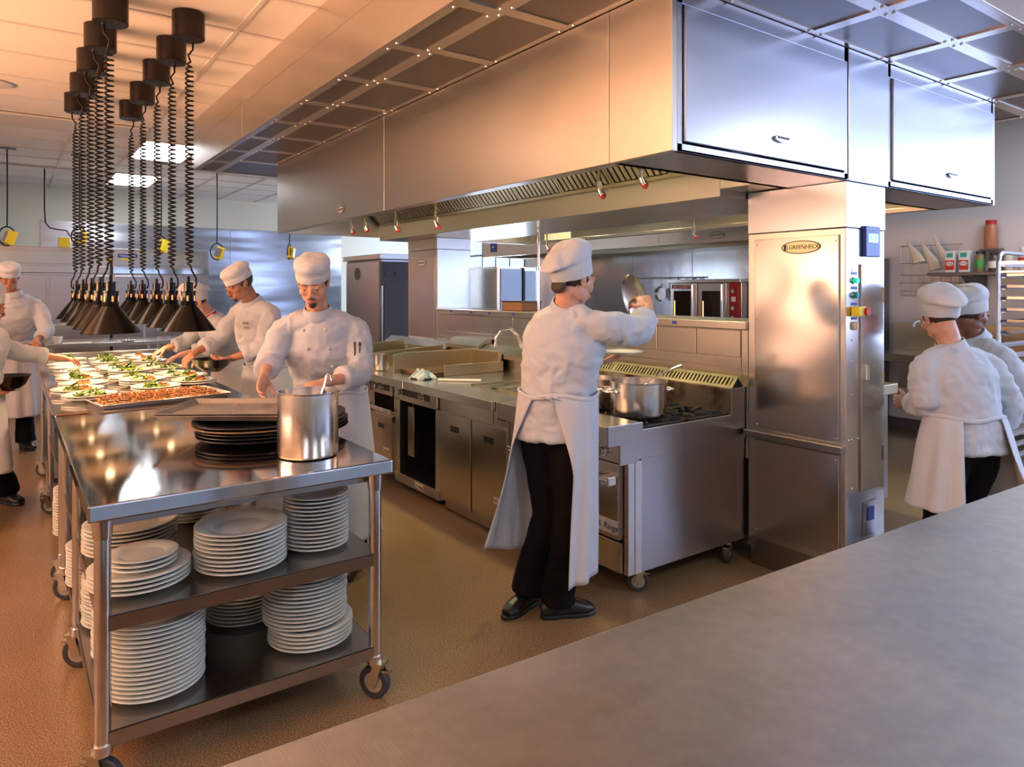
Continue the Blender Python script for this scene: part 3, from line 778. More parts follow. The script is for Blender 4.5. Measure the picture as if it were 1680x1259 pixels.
u3 = unit('open-fronted base unit with a dark interior and control knobs under the griddle', 4.356, 5.07, 'base cabinet', 'base_cabinet')
m = MB(); m.box(FX, FX+.05, 4.356, 4.43, .09, .84).box(FX, FX+.05, 5.0, 5.07, .09, .84).box(FX, 3.43, 4.356, 4.36, .09, .84).box(FX, 3.43, 5.066, 5.07, .09, .84)
m.box(3.2, 3.43, 4.36, 5.066, .09, .84).box(FX, 3.43, 4.36, 5.066, .7, .84).build('carcass', S_H, u3, bevel=.002)
MB().box(FX+.05, 3.19, 4.364, 4.372, .13, .69).box(FX+.05, 3.19, 5.052, 5.062, .13, .69).box(3.16, 3.19, 4.37, 5.06, .13, .69).build('liner', BLACK, u3)
MB().box(FX-.01, 3.2, 4.36, 5.066, .06, .13).build('bottom_shelf', S_H, u3, bevel=.002)
MB().box(FX-.02, FX, 4.37, 5.06, .715, .835).build('control_panel', S_DOOR, u3, bevel=.003)
MB().box(FX-.022, FX-.019, 4.48, 4.96, .75, .80).build('control_strip', BLACK, u3)
knob(u3, 4.57, .775, FX-.022); knob(u3, 4.92, .775, FX-.022)
MB().box(FX+.02, FX+.05, 4.80, 4.9, .28, .66).box(FX+.1, FX+.13, 4.97, 5.05, .5, .68).build('inner_panel', S_SHELF, u3, bevel=.003)
name_plate(u3, (FX-.0105, 4.66, .098), .06, .02)
for y in (4.5, 4.95): caster(u3, 2.58, y, .045, 2.6, htop=.1)
flue(u3, 4.36, 5.066, False, 1.02)
u4 = unit('steel base unit with an open slot above a slotted door beside the open unit', 5.076, 5.50, 'base cabinet', 'base_cabinet')
MB().box(FX, 3.43, 5.076, 5.50, .09, .56).box(FX, 3.43, 5.076, 5.50, .71, .84).box(FX, FX+.6, 5.076, 5.10, .5, .8).box(FX, FX+.6, 5.47, 5.5, .5, .8).build('body', S_H, u4, bevel=.002)
MB().box(FX+.3, FX+.32, 5.1, 5.47, .56, .71).build('slot_back', BLACK, u4)
door(u4, 5.10, 5.48, .09, .55, True, (.10, .27))
MB().box(FX-.03, FX+.3, 5.10, 5.47, .575, .59).cyl((FX-.03, 5.10, .60), (FX-.03, 5.47, .60), .008).build('slide_tray', S_CHROME, u4, smooth=.6)
MB().box(FX-.02, FX, 5.09, 5.49, .715, .835).build('control_panel', S_DOOR, u4, bevel=.003)
MB().box(FX-.022, FX-.019, 5.14, 5.46, .75, .80).build('control_strip', BLACK, u4)
knob(u4, 5.24, .775, FX-.022); knob(u4, 5.36, .775, FX-.022)
flue(u4, 5.08, 5.62, False, 1.06)
u5 = unit('farthest steel base unit of the cooking line, beside the man with the pot', 5.506, 6.95, 'base cabinet', 'base_cabinet')
MB().box(FX, 3.43, 5.625, 6.95, .09, .84).box(FX, 3.3, 5.506, 5.63, .09, .84).build('body', S_H, u5, bevel=.002)
door(u5, 5.52, 5.94, .09, .62, True, (.06, .27)); door(u5, 5.95, 6.37, .09, .62)
MB().box(FX-.02, FX, 5.52, 6.9, .715, .835).build('control_panel', S_DOOR, u5, bevel=.003)
for y in (5.7, 5.85): knob(u5, y, .775, FX-.022)
flue(u5, 5.63, 6.93, False, 1.0)
# ---- worktop over units 2-5
wt = thing('worktop', 'long continuous stainless worktop along the cooking line', 'worktop', (2.8, 5.2, .84))
MB().box(NXE, 3.308, 3.458, 4.62, .842, .90).box(NXE, 3.308, 4.622, 6.95, .842, .90).box(NXE, 2.66, 4.618, 4.624, .842, .90).build('top', S_H, wt, bevel=.005)
# sunken basins with raised rims
for (x0, x1, y0, y1) in ((2.62, 3.0, 3.50, 3.84), (2.62, 3.0, 3.88, 4.14)):
    m = MB()
    for a in ((x0, x1, y0, y0+.02), (x0, x1, y1-.02, y1), (x0, x0+.02, y0+.0, y1), (x1-.02, x1, y0, y1)): m.box(a[0], a[1], a[2], a[3], .899, .912)
    m.build('basin_rim', S_BRASS, wt, bevel=.002)
    MB().box(x0+.02, x1-.02, y0+.02, y1-.02, .899, .9025).build('basin_cover', S_DARK, wt)
# ---- griddle with splash guards
gr = thing('griddle', 'browned griddle plate with high steel side guards on the worktop', 'griddle', (2.95, 4.9, .9))
BROWN = mat('seasoned_griddle', (.10, .045, .016), .35, .6); add_noise(BROWN, (1, 1, 1), 6, 4, bump=.1, color=((.05, .02, .008), (.30, .16, .06)))
MB().box(2.56, 3.235, 4.70, 5.10, .902, .93).build('plate', BROWN, gr, bevel=.004)
m = MB(); m.prism([(2.50, .902), (2.50, 1.045), (2.60, 1.06), (3.27, 1.06), (3.27, .902)], 'y', 5.103, 5.125); m.build('splash_guard', S_BRASS, gr, bevel=.003)
m = MB()
m.prism([(2.72, .901), (2.72, .985), (3.27, .985), (3.27, .902)], 'y', 4.675, 4.697); m.box(3.24, 3.27, 4.70, 5.10, .93, 1.06)
m.build('splash_guard', S_BRASS, gr, bevel=.003)
cb = thing('charbroiler', 'far grill trough with angled steel guards on the worktop', 'grill', (2.95, 5.9, .9))
MB().box(2.60, 3.26, 5.66, 6.4, .902, .96).build('trough', IRON, cb)
MB().prism([(2.56, .902), (2.56, 1.02), (3.26, 1.06), (3.26, .902)], 'y', 5.635, 5.657).build('splash_guard', S_BRASS, cb, bevel=.003)
MB().prism([(2.56, .902), (2.56, 1.02), (3.26, 1.06), (3.26, .902)], 'y', 6.403, 6.425).build('splash_guard', S_BRASS, cb, bevel=.003)
# ---- loose things on the line
def pot(name, lab, c, R_, H_, handles=True, cat='pot', ang=0, liquid=None, m_=None):
    t = thing(name, lab, cat, c)
    x, y, z = c; k = .004
    pr_ = [(0, 0), (R_-.012, 0), (R_-.003, .004), (R_, .014), (R_, H_-.008), (R_+.004, H_-.006), (R_+.005, H_), (R_-k, H_), (R_-k, .016), (R_-.012, .006), (0, .006)]
    MB().lathe(pr_, c, 56).build('body', m_ or S_POT, t, smooth=.7)
    if handles:
        for s_ in (0, 1):
            a = ang+pi*s_; d = Vector((cos(a), sin(a), 0)); q = Vector((-sin(a), cos(a), 0)); b0 = Vector((x, y, z+H_*.72))
            pts = [b0+d*(R_-.004)+q*(.045*1), b0+d*(R_+.03)+q*.042, b0+d*(R_+.048)+q*.02, b0+d*(R_+.05), b0+d*(R_+.048)-q*.02, b0+d*(R_+.03)-q*.042, b0+d*(R_-.004)-q*.045]
            MB().tube(pts, .0075, 10).ell(b0+d*R_+q*.045, (.008, .016, .014)).ell(b0+d*R_-q*.045, (.008, .016, .014)).build('handle', S_CHROME, t, smooth=1.2)
    if liquid: MB().cyl((x, y, z+.01), (x, y, z+liquid[0]), R_-.005, n=48).build('contents', liquid[1], t)
    return t
SOUP = mat('pale_broth', (.45, .33, .16), .15)
pot('stock_pot', 'wide two handled steel pot with a ladle on the near range', (2.80, 2.712, .886), .152, .185, ang=-.35, liquid=(.10, SOUP))
pot('stock_pot', 'second steel pot half hidden behind the woman on the range', (2.80, 3.075, .886), .135, .165, ang=1.2)
pot('sauce_pan', 'small shiny steel pan at the far corner of the worktop', (2.50, 5.36, .901), .078, .135, False, 'pot')
t = thing('ladle', 'steel ladle handle leaning out of the wide pot', 'ladle', (2.83, 2.70, 1.0))
MB().tube([(2.78, 2.74, .99), (2.86, 2.67, 1.08), (2.96, 2.60, 1.14), (2.99, 2.57, 1.155)], [.006, .008, .014, .015], 10, ry=.5).ell((2.77, 2.745, .985), (.03, .03, .02)).build('shaft', S_CHROME, t, smooth=1)
tw = MB()
rnd = random.Random(5)
for i in range(26):
    for j in range(26):
        u_, v_ = i/25*2-1, j/25*2-1; r_ = sqrt(u_*u_+v_*v_)
        h_ = .012+.055*max(0, 1-r_**2.2)*(.6+.9*abs(noise.noise(Vector((u_*2.6, v_*2.6, 3)))))+.018*noise.noise(Vector((u_*6, v_*6, 1)))
        edge = 1+.18*noise.noise(Vector((u_*1.3, v_*1.3, 9)))
        tw.v.append((2.52+u_*.085*edge/(max(1, r_)**.6), 4.655+v_*.105*edge/(max(1, r_)**.6), .903+max(0, h_ if r_ < 1.1 else .0)))
for i in range(25):
    for j in range(25):
        tw.f.append((i*26+j, (i+1)*26+j, (i+1)*26+j+1, i*26+j+1)); tw.m.append(0)
TOWEL = mat('blue_grey_towel', (.30, .42, .50), .9, sheen=.3); add_noise(TOWEL, (1, 1, 1), 22, 3, bump=.6, dist=.01, color=((.10, .24, .34), (.55, .62, .64)))
tag(tw.build('towel', TOWEL, None, smooth=1.5, solid=.004), 'crumpled blue and white striped towel on the worktop edge', 'towel')
tag(MB().obox((2.66, 4.36, .912), Vector((.72, -.69, 0)), Vector((.69, .72, 0)), (0, 0, 1), .16, .012, .006).build('scraper', WHITE, None, bevel=.003), 'white plastic bench scraper bar lying on the worktop', 'scraper')
t = thing('cardboard_box', 'small brown cardboard box on the rail of the pass-through', 'box', (3.65, 4.93, 1.386))
MB().box(3.55, 3.76, 4.80, 5.10, 1.387, 1.46).build('carton', CARD, t, bevel=.004); MB().box(3.545, 3.765, 4.795, 5.105, 1.46, 1.468).build('lid', INK, t)
# rod running up from the rail
tag(MB().cyl((3.62, 4.66, 1.386), (3.62, 4.66, 2.078), .012).cyl((3.62, 4.66, 1.96), (3.62, 4.66, 2.0), .02).cyl((3.62, 4.66, 1.73), (3.62, 4.66, 1.76), .02).build('service_pipe', S_CHROME, None, smooth=.6), 'thin vertical chrome pipe standing in the pass-through', 'pipe')

# ================================================================ the other side of the island
ol = thing('gas_range', 'steel appliance line on the far side of the island behind the tall cabinet', 'range', (4.4, 3.4, 0))
MB().box(3.86, 4.9, 2.40, 5.2, .14, .85).build('body', S_SIDE, ol, bevel=.003)
MB().box(3.86, 5.0, 2.38, 5.2, .852, .92).build('top', S_BRASS, ol, bevel=.004)
for x, y in ((4.75, 2.5), (4.0, 2.5), (4.75, 5.0), (4.0, 5.0)): caster(ol, x, y, .055, .3)
S_BLU = mat('blue_lit_door_panel', (.34, .44, .62), .45, .6)  # blue of the window light put into the steel door colour
bx = thing('reach_in_cabinet', 'tall blue-lit steel cabinet seen through the pass-through', 'cabinet', (4.25, 6.1, 0))
MB().box(3.98, 4.50, 5.80, 6.5, .1, 1.80).build('body', S_V, bx, bevel=.004)
MB().box(4.02, 4.28, 5.785, 5.80, .9, 1.78).build('door', S_BLU, bx, bevel=.003)
MB().box(4.285, 4.30, 5.77, 5.80, .9, 1.79).build('door_edge', INK, bx)
MB().box(4.32, 4.46, 5.785, 5.80, .9, 1.76).build('side_door', S_BLU, bx, bevel=.003)
for x, y in ((4.05, 5.9), (4.4, 5.9), (4.05, 6.4), (4.4, 6.4)): caster(bx, x, y, .05, .3, htop=.1)
# wall hood and ovens against the right wall
wh = thing('wall_hood', 'long steel hood on the right wall beyond the pass-through', 'exhaust hood', (7.4, 7.2, 2.1))
for a, b in ((4.3, 6.1), (6.1, 10.15)):
    MB().box(6.66, 6.70, a+.002, b-.002, 2.12, 2.78).build('canopy_face', S_HOOD, wh, bevel=.003)
MB().box(6.70, 8.19, 4.3, 4.33, 2.12, 2.78).box(6.70, 8.19, 10.12, 10.15, 2.12, 2.78).build('end_panel', S_HOOD, wh, bevel=.003)
MB().box(6.70, 8.19, 4.33, 10.12, 2.7, 2.76).build('canopy_roof', S_HOOD, wh)
MB().box(7.5, 8.19, 4.33, 10.12, 2.12, 2.2).build('filter_trough', S_BRASS, wh, bevel=.003)
badge(wh, (6.659, 8.15, 2.21), NX, .11, .04, 'GREENHECK', .032); badge(wh, (6.659, 5.2, 2.2), NX, .11, .04, 'GREENHECK', .032)
m = MB().box(6.652, 6.66, 9.72, 9.90, 2.2, 2.36).build('switch_plate', BLUE, wh); MB().box(6.648, 6.653, 9.80, 9.83, 2.27, 2.30).build('switch', WHITE, m)
ov = thing('convection_oven', 'double convection oven with glass doors and a red control panel', 'oven', (7.6, 5.85, 0))
for x, y in ((7.3, 5.36), (7.3, 6.36), (8.05, 5.36), (8.05, 6.36)): MB().cyl((x, y, 0), (x, y, .15), .025).build('leg', S_TUBE, ov)
MB().box(7.25, 8.1, 5.30, 6.42, .15, .95).build('lower_body', S_SIDE, ov, bevel=.004)
MB().box(7.25, 8.1, 5.30, 6.42, .97, 1.655).build('body', S_V, ov, bevel=.004)
MB().box(7.20, 8.1, 5.28, 6.44, 1.657, 1.70).build('top_cap', S_H, ov, bevel=.003)
OVG = mat('dark_oven_glass', (.015, .010, .008), .06, 0, .6)
OVL = mat('oven_rack_glow', (1, .4, .1), .4, emit=(1, .30, .06), es=3)  # glow that stands in for light on the oven rack edges
REDP = mat('red_control_panel', (.32, .008, .012), .3)
for (a, b) in ((5.96, 6.40), (5.50, 5.93)):
    d = MB().box(7.215, 7.25, a, b, 1.0, 1.65).build('door', S_V, ov, bevel=.004)
    MB().box(7.210, 7.216, a+.09 if a > 5.9 else a+.09, b-.06, 1.05, 1.55).build('window', OVG, d)
    MB().box(7.207, 7.2105, b-.085, b-.075, 1.1, 1.42).build('lit_rack_edge', OVL, d)
    MB().cyl((7.17, a+.03, 1.02), (7.17, a+.03, 1.63), .018).build('handle', S_CHROME, d, smooth=.6)
m = MB(); m.mi = 0; m.box(7.209, 7.2145, 6.0, 6.37, 1.575, 1.632); m.mi = 1; put_text(m, 'BLODGETT', (7.2088, 6.185, 1.602), *NX, .062); m.build('name_plate', [REDP, WHITE], ov)
cp = MB().box(7.215, 7.25, 5.32, 5.46, 1.0, 1.65).build('control_panel', REDP, ov, bevel=.003)
for z in (1.55, 1.34, 1.22): MB().cyl((7.19, 5.39, z), (7.216, 5.39, z), .024, n=14).build('knob', S_CHROME, cp, smooth=.6)
MB().box(7.208, 7.216, 5.36, 5.42, 1.42, 1.48).build('timer', WHITE, cp)
t = thing('holding_cabinet', 'plain steel cabinet between the convection oven and the wall', 'cabinet', (7.7, 4.9, 0))
MB().box(7.45, 8.15, 4.55, 5.22, .1, 1.70).build('body', S_V, t, bevel=.004); MB().box(7.40, 8.17, 4.53, 5.24, 1.702, 1.74).build('top_cap', S_H, t, bevel=.003)
MB().box(7.435, 7.452, 4.6, 5.17, .15, 1.64).build('door', S_DARK, t, bevel=.003)
# pans hanging on the back wall
for i, (y, r_, lab) in enumerate(((7.35, .12, 'steel frying pan hanging on the back wall, left of two'), (7.02, .14, 'dark frying pan hanging on the back wall, right of two'))):
    t = thing('frying_pan', lab, 'pan', (8.0, y, 1.5))
    m = MB(); M_ = Matrix.Translation((8.1, y, 1.50)) @ Matrix.Rotation(-pi/2, 4, 'Y')
    m.lathe([(0, 0), (r_*.8, 0), (r_, .05), (r_-.004, .05), (r_*.78, .006), (0, .006)], n=30); m.xform(M_)
    m.build('bowl', IRON if i else S_POT, t, smooth=.6)
    MB().tube([(8.1, y, 1.5+r_), (8.08, y, 1.62+r_*.6), (8.1, y, 1.74)], .010, 8, ry=1.6).build('handle', S_CHROME, t, smooth=1)
tag(MB().cyl((8.13, 6.6, 1.745), (8.13, 8.0, 1.745), .010).box(8.13, 8.188, 6.60, 6.62, 1.74, 1.76).box(8.13, 8.188, 7.96, 7.98, 1.74, 1.76).build('pan_rail', S_TUBE, None), 'thin steel rail on the back wall holding the pans', 'rail')
t = thing('utensil_bunch', 'bunch of dark ladles and tongs hanging beside the convection oven', 'utensils', (8.0, 6.75, 1.5))
for k, (a, l_) in enumerate(((-.25, .3), (-.05, .26), (.15, .32), (.3, .28))):
    m = MB().tube([(8.1, 6.70+.02*k, 1.74), (8.08, 6.70+.02*k+a*.3, 1.74-l_)], .007, 6); m.ell((8.08, 6.70+.02*k+a*.32, 1.74-l_), (.02, .04, .05)); m.build('utensil', INK, t, smooth=1)
# tall proofing cabinet left of the far utility cabinet
pc = thing('rack_oven', 'tall grey steel cabinet with oval vent and latch behind the man with the pot', 'cabinet', (4.4, 8.85, 0))
MB().box(3.95, 4.95, 8.36, 9.42, 0, .12).build('plinth', S_DARK, pc)
MB().box(3.90, 5.0, 8.32, 9.46, .12, 1.96).build('body', S_DARK, pc, bevel=.006)
MB().box(3.86, 5.04, 8.28, 9.50, 1.962, 2.03).build('top_cap', S_V, pc, bevel=.004)
sd = MB().box(3.885, 3.902, 8.36, 9.44, .16, 1.93).build('side_panel', S_V, pc, bevel=.003)
m = MB(); oval(m, (3.8848, 9.05, 1.78), (0, -1, 0), (0, 0, 1), .10, .085, .003); m.build('vent', INK, sd)
m = MB().box(3.93, 4.97, 8.305, 8.322, .16, 1.93).build('door', mat('dull_dark_door', (.10, .10, .105), .45, .7), pc, bevel=.003)
MB().box(3.885, 3.93, 8.28, 8.32, 1.62, 1.93).box(3.93, 4.10, 8.27, 8.305, 1.74, 1.80).cyl((4.08, 8.25, 1.77), (4.08, 8.28, 1.77), .02).build('latch', bpy.data.materials['dull_dark_door'], m, bevel=.002)
# ================================================================ mobile plating tables
def table(lab, y0, y1, legs, shelves, lip=False, x0=.19, x1=1.19):
    t = thing('prep_table', lab, 'table', ((x0+x1)/2, (y0+y1)/2, 0))
    MB().box(x0, x1, y0, y1, .868, .92).build('table_top', S_TOP, t, bevel=.006, seg=3)
    MB().box(x0+.03, x1-.03, y0+.11, y0+.14, .82, .868).box(x0+.03, x1-.03, y1-.07, y1-.04, .82, .868).box(x0+.03, x0+.06, y0+.14, y1-.07, .82, .868).box(x1-.06, x1-.03, y0+.14, y1-.07, .82, .868).build('apron_frame', S_SHELF, t)
    for y in legs:
        for x in (x0+.045, x1-.045):
            MB().cyl((x, y, .13), (x, y, .868), .024, n=24).cyl((x, y, .80), (x, y, .866), .027, .031, n=24).cyl((x, y, .135), (x, y, .165), .030, n=24).build('leg', S_TUBE, t, smooth=.6)
            caster(t, x, y, .062, 2.2 if x > .7 else -.6, htop=.145)
    for z in shelves:
        m = MB(); a, b = legs[0]-.02, legs[-1]+.02
        m.box(x0+.035, x1-.035, a, b, z-.006, z)
        m.box(x0+.035, x1-.035, a, a+.004, z-.05, z).box(x0+.035, x1-.035, b-.004, b, z-.05, z).box(x0+.035, x0+.039, a, b, z-.05, z).box(x1-.039, x1-.035, a, b, z-.05, z)
        m.build('shelf', S_SHELF, t, bevel=.0015)
    if lip:
        MB().box(x0, x1, y1-.012, y1, .92, .985).build('back_lip', S_H, t, bevel=.003)
    return t
SH0, SH1 = .205, .562
table('nearest steel plating table on casters, stacked with white plates on both shelves', 2.435, 4.275, (2.50, 3.42, 4.20), (SH0, SH1))
table('middle steel plating table holding the front rows of served plates', 4.285, 5.93, (4.42, 5.86), (SH0, SH1))
table('farthest steel plating table with a raised back lip', 5.94, 7.62, (6.05, 7.06), (SH0, SH1), True)
# ================================================================ plates
def plate_proto(R_, name='plate', n=40):
    h = .018*R_/.16+.003
    pr_ = [(0, .002), (R_*.52, .002), (R_*.55, 0), (R_*.60, 0), (R_*.66, .005), (R_*.97, h-.002), (R_, h+.0), (R_, h+.003), (R_*.97, h+.0035), (R_*.68, h*.52+.004), (R_*.62, .007), (R_*.57, .0055), (0, .0055)]
    return MB().lathe(pr_, n=n).build(name, CERAMIC, None, smooth=.9)
protos = {}
def get_plate(R_):
    if R_ not in protos: protos[R_] = plate_proto(R_).data
    return protos[R_]
used = set()
def plate(x, y, z, R_, lab, group, dx=0, tilt=0):
    me = get_plate(R_)
    first = R_ not in used
    if first:
        used.add(R_); o = [q for q in COL.objects if q.data == me][0]
    else:
        o = bpy.data.objects.new('plate', me); COL.objects.link(o)
    o.location = (x, y, z); o.rotation_euler = (tilt*.6, tilt, random.random()*6)
    tag(o, lab, 'plate', group); return o
PITCH = .0148
def stack(x, y, z, n, R_, lab, topz=None, shift=None):
    for k in range(n):
        sx, sy = (shift[1], shift[2]) if shift and k >= shift[0] else (0, 0)
        plate(x+sx+random.uniform(-.002, .002), y+sy+random.uniform(-.002, .002), z+.0005+PITCH*k, R_,
              ('top white plate of the ' if k == n-1 else 'white plate within the ')+lab, None if k == n-1 else 'plates of the '+lab)
    return z+PITCH*n
stack(.410, 2.695, SH0, 17, .162, 'tall front left stack on the lowest shelf')
stack(.960, 2.69, SH0, 5, .160, 'short offset plates under the right stack of the lowest shelf')
stack(.945, 2.71, SH0+PITCH*5, 14, .160, 'tall front right stack on the lowest shelf')
stack(.80, 3.04, SH0, 8, .150, 'low stack in the middle of the lowest shelf')
stack(.38, 3.00, SH0, 12, .135, 'second left stack on the lowest shelf')
stack(.385, 3.31, SH0, 13, .150, 'third left stack on the lowest shelf')
z_ = stack(.690, 2.665, SH1, 10, .160, 'middle stack of wide plates on the upper shelf')
stack(.985, 2.70, SH1, 14, .125, 'right stack of small plates on the upper shelf')
z_ = stack(.365, 2.70, SH1, 4, .160, 'front left stack of wide plates on the upper shelf')
stack(.375, 2.70, z_, 3, .110, 'three small plates set on the front left stack')
stack(.385, 3.08, SH1, 7, .165, 'rear left stack of wide plates on the upper shelf')
stack(.66, 3.34, SH1, 11, .140, 'rear middle stack on the upper shelf')
z_ = stack(.77, 3.03, SH1, 4, .140, 'low middle stack on the upper shelf')
stack(.36, 3.80, SH0, 12, .150, 'far left stack on the lowest shelf of the nearest table')
stack(.345, 4.62, SH0, 17, .150, 'leftmost stack under the middle table')
t = thing('steel_insert', 'small tapered steel insert pan standing on the plates under the table', 'pan', (.77, 3.03, z_+.008))
m = MB(); P_ = []
for (s_, z) in ((.052, 0), (.068, .095), (.078, .097), (.078, .1), (.066, .1), (.050, .004)):
    P_.append([(.77+s_*sx*1.0, 3.03+s_*sy*.9, z_+.009+z) for sx, sy in ((-1, -1), (1, -1), (1, 1), (-1, 1))])
vs_ = [p for r_ in P_ for p in r_]; fs_ = [(i*4+j, i*4+(j+1) % 4, (i+1)*4+(j+1) % 4, (i+1)*4+j) for i in range(5) for j in range(4)]+[(3, 2, 1, 0), (20, 21, 22, 23)]
m.add(vs_, fs_).build('pan_body', S_POT, t, bevel=.004)
# ================================================================ served plates with salad
GREENS = mat('salad_green', (.06, .14, .015), .5); add_noise(GREENS, (1, 1, 1), 60, 2, color=((.03, .08, .008), (.15, .27, .03)))
RELISH = mat('red_relish', (.16, .06, .02), .35); add_noise(RELISH, (1, 1, 1), 80, 2, bump=.4, dist=.003, color=((.06, .02, .008), (.34, .14, .04)))
TART = mat('baked_tart', (.45, .20, .06), .7); add_noise(TART, (1, 1, 1), 70, 3, bump=.5, dist=.003, color=((.20, .06, .015), (.60, .32, .10)))
def leaf_mesh(seed, n=30, R_=.045, H_=.035):
    r = random.Random(seed); m = MB()
    for i in range(n):
        a = r.uniform(0, 2*pi); q = R_*sqrt(r.random()); x, y = q*cos(a)*1.25, q*sin(a)*.8; z = H_*(1-(q/R_)**1.6)*r.uniform(.3, 1)+.004
        L_ = r.uniform(.012, .026); W = r.uniform(.005, .010); d = Vector((r.uniform(-1, 1), r.uniform(-1, 1), r.uniform(-.25, .6))).normalized()
        s_ = d.cross(Vector((0, 0, 1))).normalized(); up = s_.cross(d)
        c = Vector((x, y, z)); b = r.uniform(-.3, .3)
        P = [c-d*L_, c-d*L_*.4+s_*W, c+d*L_*.4+s_*W*.9+up*W*b, c+d*L_+up*W*.5, c+d*L_*.4-s_*W*.9+up*W*b, c-d*L_*.4-s_*W, c+up*W*.5]
        m.add(P, [(6, 0, 1), (6, 1, 2), (6, 2, 3), (6, 3, 4), (6, 4, 5), (6, 5, 0)])
    return m
leafd = [leaf_mesh(k, 34).build('salad', GREENS, None, solid=.0012) for k in range(3)]
def tart_mb(seed, s_=.035):
    r = random.Random(seed); m = MB(); m.mi = 0
    m.box(-s_, s_, -s_*.75, s_*.75, .006, .022); m.mi = 1
    for i in range(14): m.ell((r.uniform(-s_, s_)*.8, r.uniform(-s_, s_)*.6, .024+r.random()*.004), (r.uniform(.006, .011), r.uniform(.005, .009), .006), 7, 5)
    return m
tartd = [tart_mb(k).build('tart', [TART, RELISH], None, bevel=.002) for k in range(3)]
def hide_proto(o): bpy.data.objects.remove(o)
SPOTS = [(.385, 4.80, 2, 'G', 'salad plate beside the corner of the tray of baked squares, leftmost column'), (.345, 5.11, 2, 'GR', ''), (.40, 5.42, 2, 'R', ''), (.40, 5.74, 2, 'GR', ''), (.41, 6.08, 1, 'G', ''), (.40, 6.72, 1, 'N', ''), (.42, 7.32, 2, 'L', ''), (.40, 7.02, 1, 'N', ''), (.42, 6.40, 1, 'N', ''),
         (.765, 4.98, 2, 'GR', ''), (.735, 5.29, 3, 'GR', ''), (.70, 5.60, 2, 'G', ''), (.735, 5.92, 3, 'L', ''), (.70, 6.24, 2, 'G', ''), (.71, 6.56, 1, 'GR', ''), (.70, 6.88, 2, 'L', ''), (.71, 7.20, 2, 'L', ''),
         (1.03, 5.17, 2, 'GR', ''), (1.035, 5.48, 2, 'GR', ''), (1.02, 5.80, 1, 'G', ''), (1.03, 6.12, 2, 'G', ''), (1.01, 6.44, 1, 'GR', ''), (1.0, 6.76, 2, 'G', ''), (1.0, 7.08, 2, 'R', ''), (.99, 7.40, 2, 'R', '')]
FOOD = {'G': 'a green salad', 'GR': 'greens and a small baked square', 'R': 'a dark red baked square', 'N': 'nothing yet', 'L': 'tall light green leaves'}
colname = ['left', 'middle', 'right']; colcount = [0, 0, 0]
ORD = ['nearest', 'second', 'third', 'fourth', 'fifth', 'sixth', 'seventh', 'eighth', 'ninth']
order = sorted(SPOTS, key=lambda s: s[1])
DR = .145
for (x, y, n, food, _) in order:
    c = 0 if x < .55 else (1 if x < .9 else 2); k = colcount[c]; colcount[c] += 1
    where = '%s from the front in the %s column' % (ORD[k], colname[c])
    z = .921
    for q in range(n):
        top = q == n-1
        lab = ('plate with %s, %s' % (FOOD[food], where)) if top else ('empty plate under the %s served plate of the %s column' % (ORD[k], colname[c]))
        plate(x, y, z, DR, lab, None if (top or n == 2) else 'spare plates below the %s served plate of the %s column' % (ORD[k], colname[c])); z += PITCH
    zt = z-PITCH+.006
    if food == 'N': continue
    who = '%s plate of the %s column' % (ORD[k], colname[c])
    if food in ('G', 'GR', 'L'):
        s_ = bpy.data.objects.new('salad', leafd[(k+c) % 3].data); COL.objects.link(s_)
        md = s_.modifiers.new('s', 'SOLIDIFY'); md.thickness = .0012
        s_.location = (x-.012 if food == 'GR' else x, y, zt); s_.rotation_euler = (0, 0, random.random()*6); s_.scale = (1.45, 1.45, 1.6 if food == 'L' else 1.25)
        tag(s_, 'heap of green salad leaves on the '+who, 'salad')
    if food in ('GR', 'R'):
        s_ = bpy.data.objects.new('tart', tartd[k % 3].data); COL.objects.link(s_)
        s_.location = (x+.035 if food == 'GR' else x, y-.012, zt); s_.rotation_euler = (0, 0, random.random()*3)
        tag(s_, 'baked square with red relish on the '+who, 'baked square')
for o in leafd: hide_proto(o)
# ================================================================ sheet pans
def sheet_pan(name, lab, c, L_, W, rz, m_, z, tilt=0, flip=False):
    t = thing(name, lab, 'sheet pan', (c[0], c[1], z), rz=0)
    m = MB(); h = .025
    rings = [(0, 0), (0, 0)]
    a, b = L_/2, W/2
    def R4(da, zz): return [(sx*(a-da), sy*(b-da), zz) for sx, sy in ((-1, -1), (1, -1), (1, 1), (-1, 1))]
    rr = [R4(.02, 0), R4(0, h), R4(-.006, h+.001), R4(-.006, h-.002), R4(-.002, h-.003), R4(.0185, .0025)] if False else [R4(.018, 0), R4(.002, h-.003), R4(-.006, h-.003), R4(-.006, h), R4(.001, h), R4(.020, .003)]
    vs_ = [p for r_ in rr for p in r_]; n = len(rr)
    fs_ = [(i*4+j, i*4+(j+1) % 4, (i+1)*4+(j+1) % 4, (i+1)*4+j) for i in range(n-1) for j in range(4)]+[(3, 2, 1, 0), tuple(range(n*4-4, n*4))]
    m.add(vs_, fs_)
    if flip: m.xform(Matrix.Translation((0, 0, h)) @ Matrix.Rotation(pi, 4, 'X'))
    m.xform(Matrix.Translation((c[0], c[1], z)) @ Matrix.Rotation(rz, 4, 'Z') @ Matrix.Rotation(tilt, 4, 'Y'))
    m.build('pan_body', m_, t, bevel=.004)
    return t
ALU = mat('aluminium_pan', (.62, .62, .64), .35, 1); add_noise(ALU, (1, 1, 1), 7, 4, bump=.05, rough=(.28, .5))
ALU2 = mat('floured_pan', (.52, .50, .46), .5, .7); add_noise(ALU2, (1, 1, 1), 5, 5, rough=(.4, .7), color=((.24, .235, .22), (.38, .37, .34)))
RZ = .26
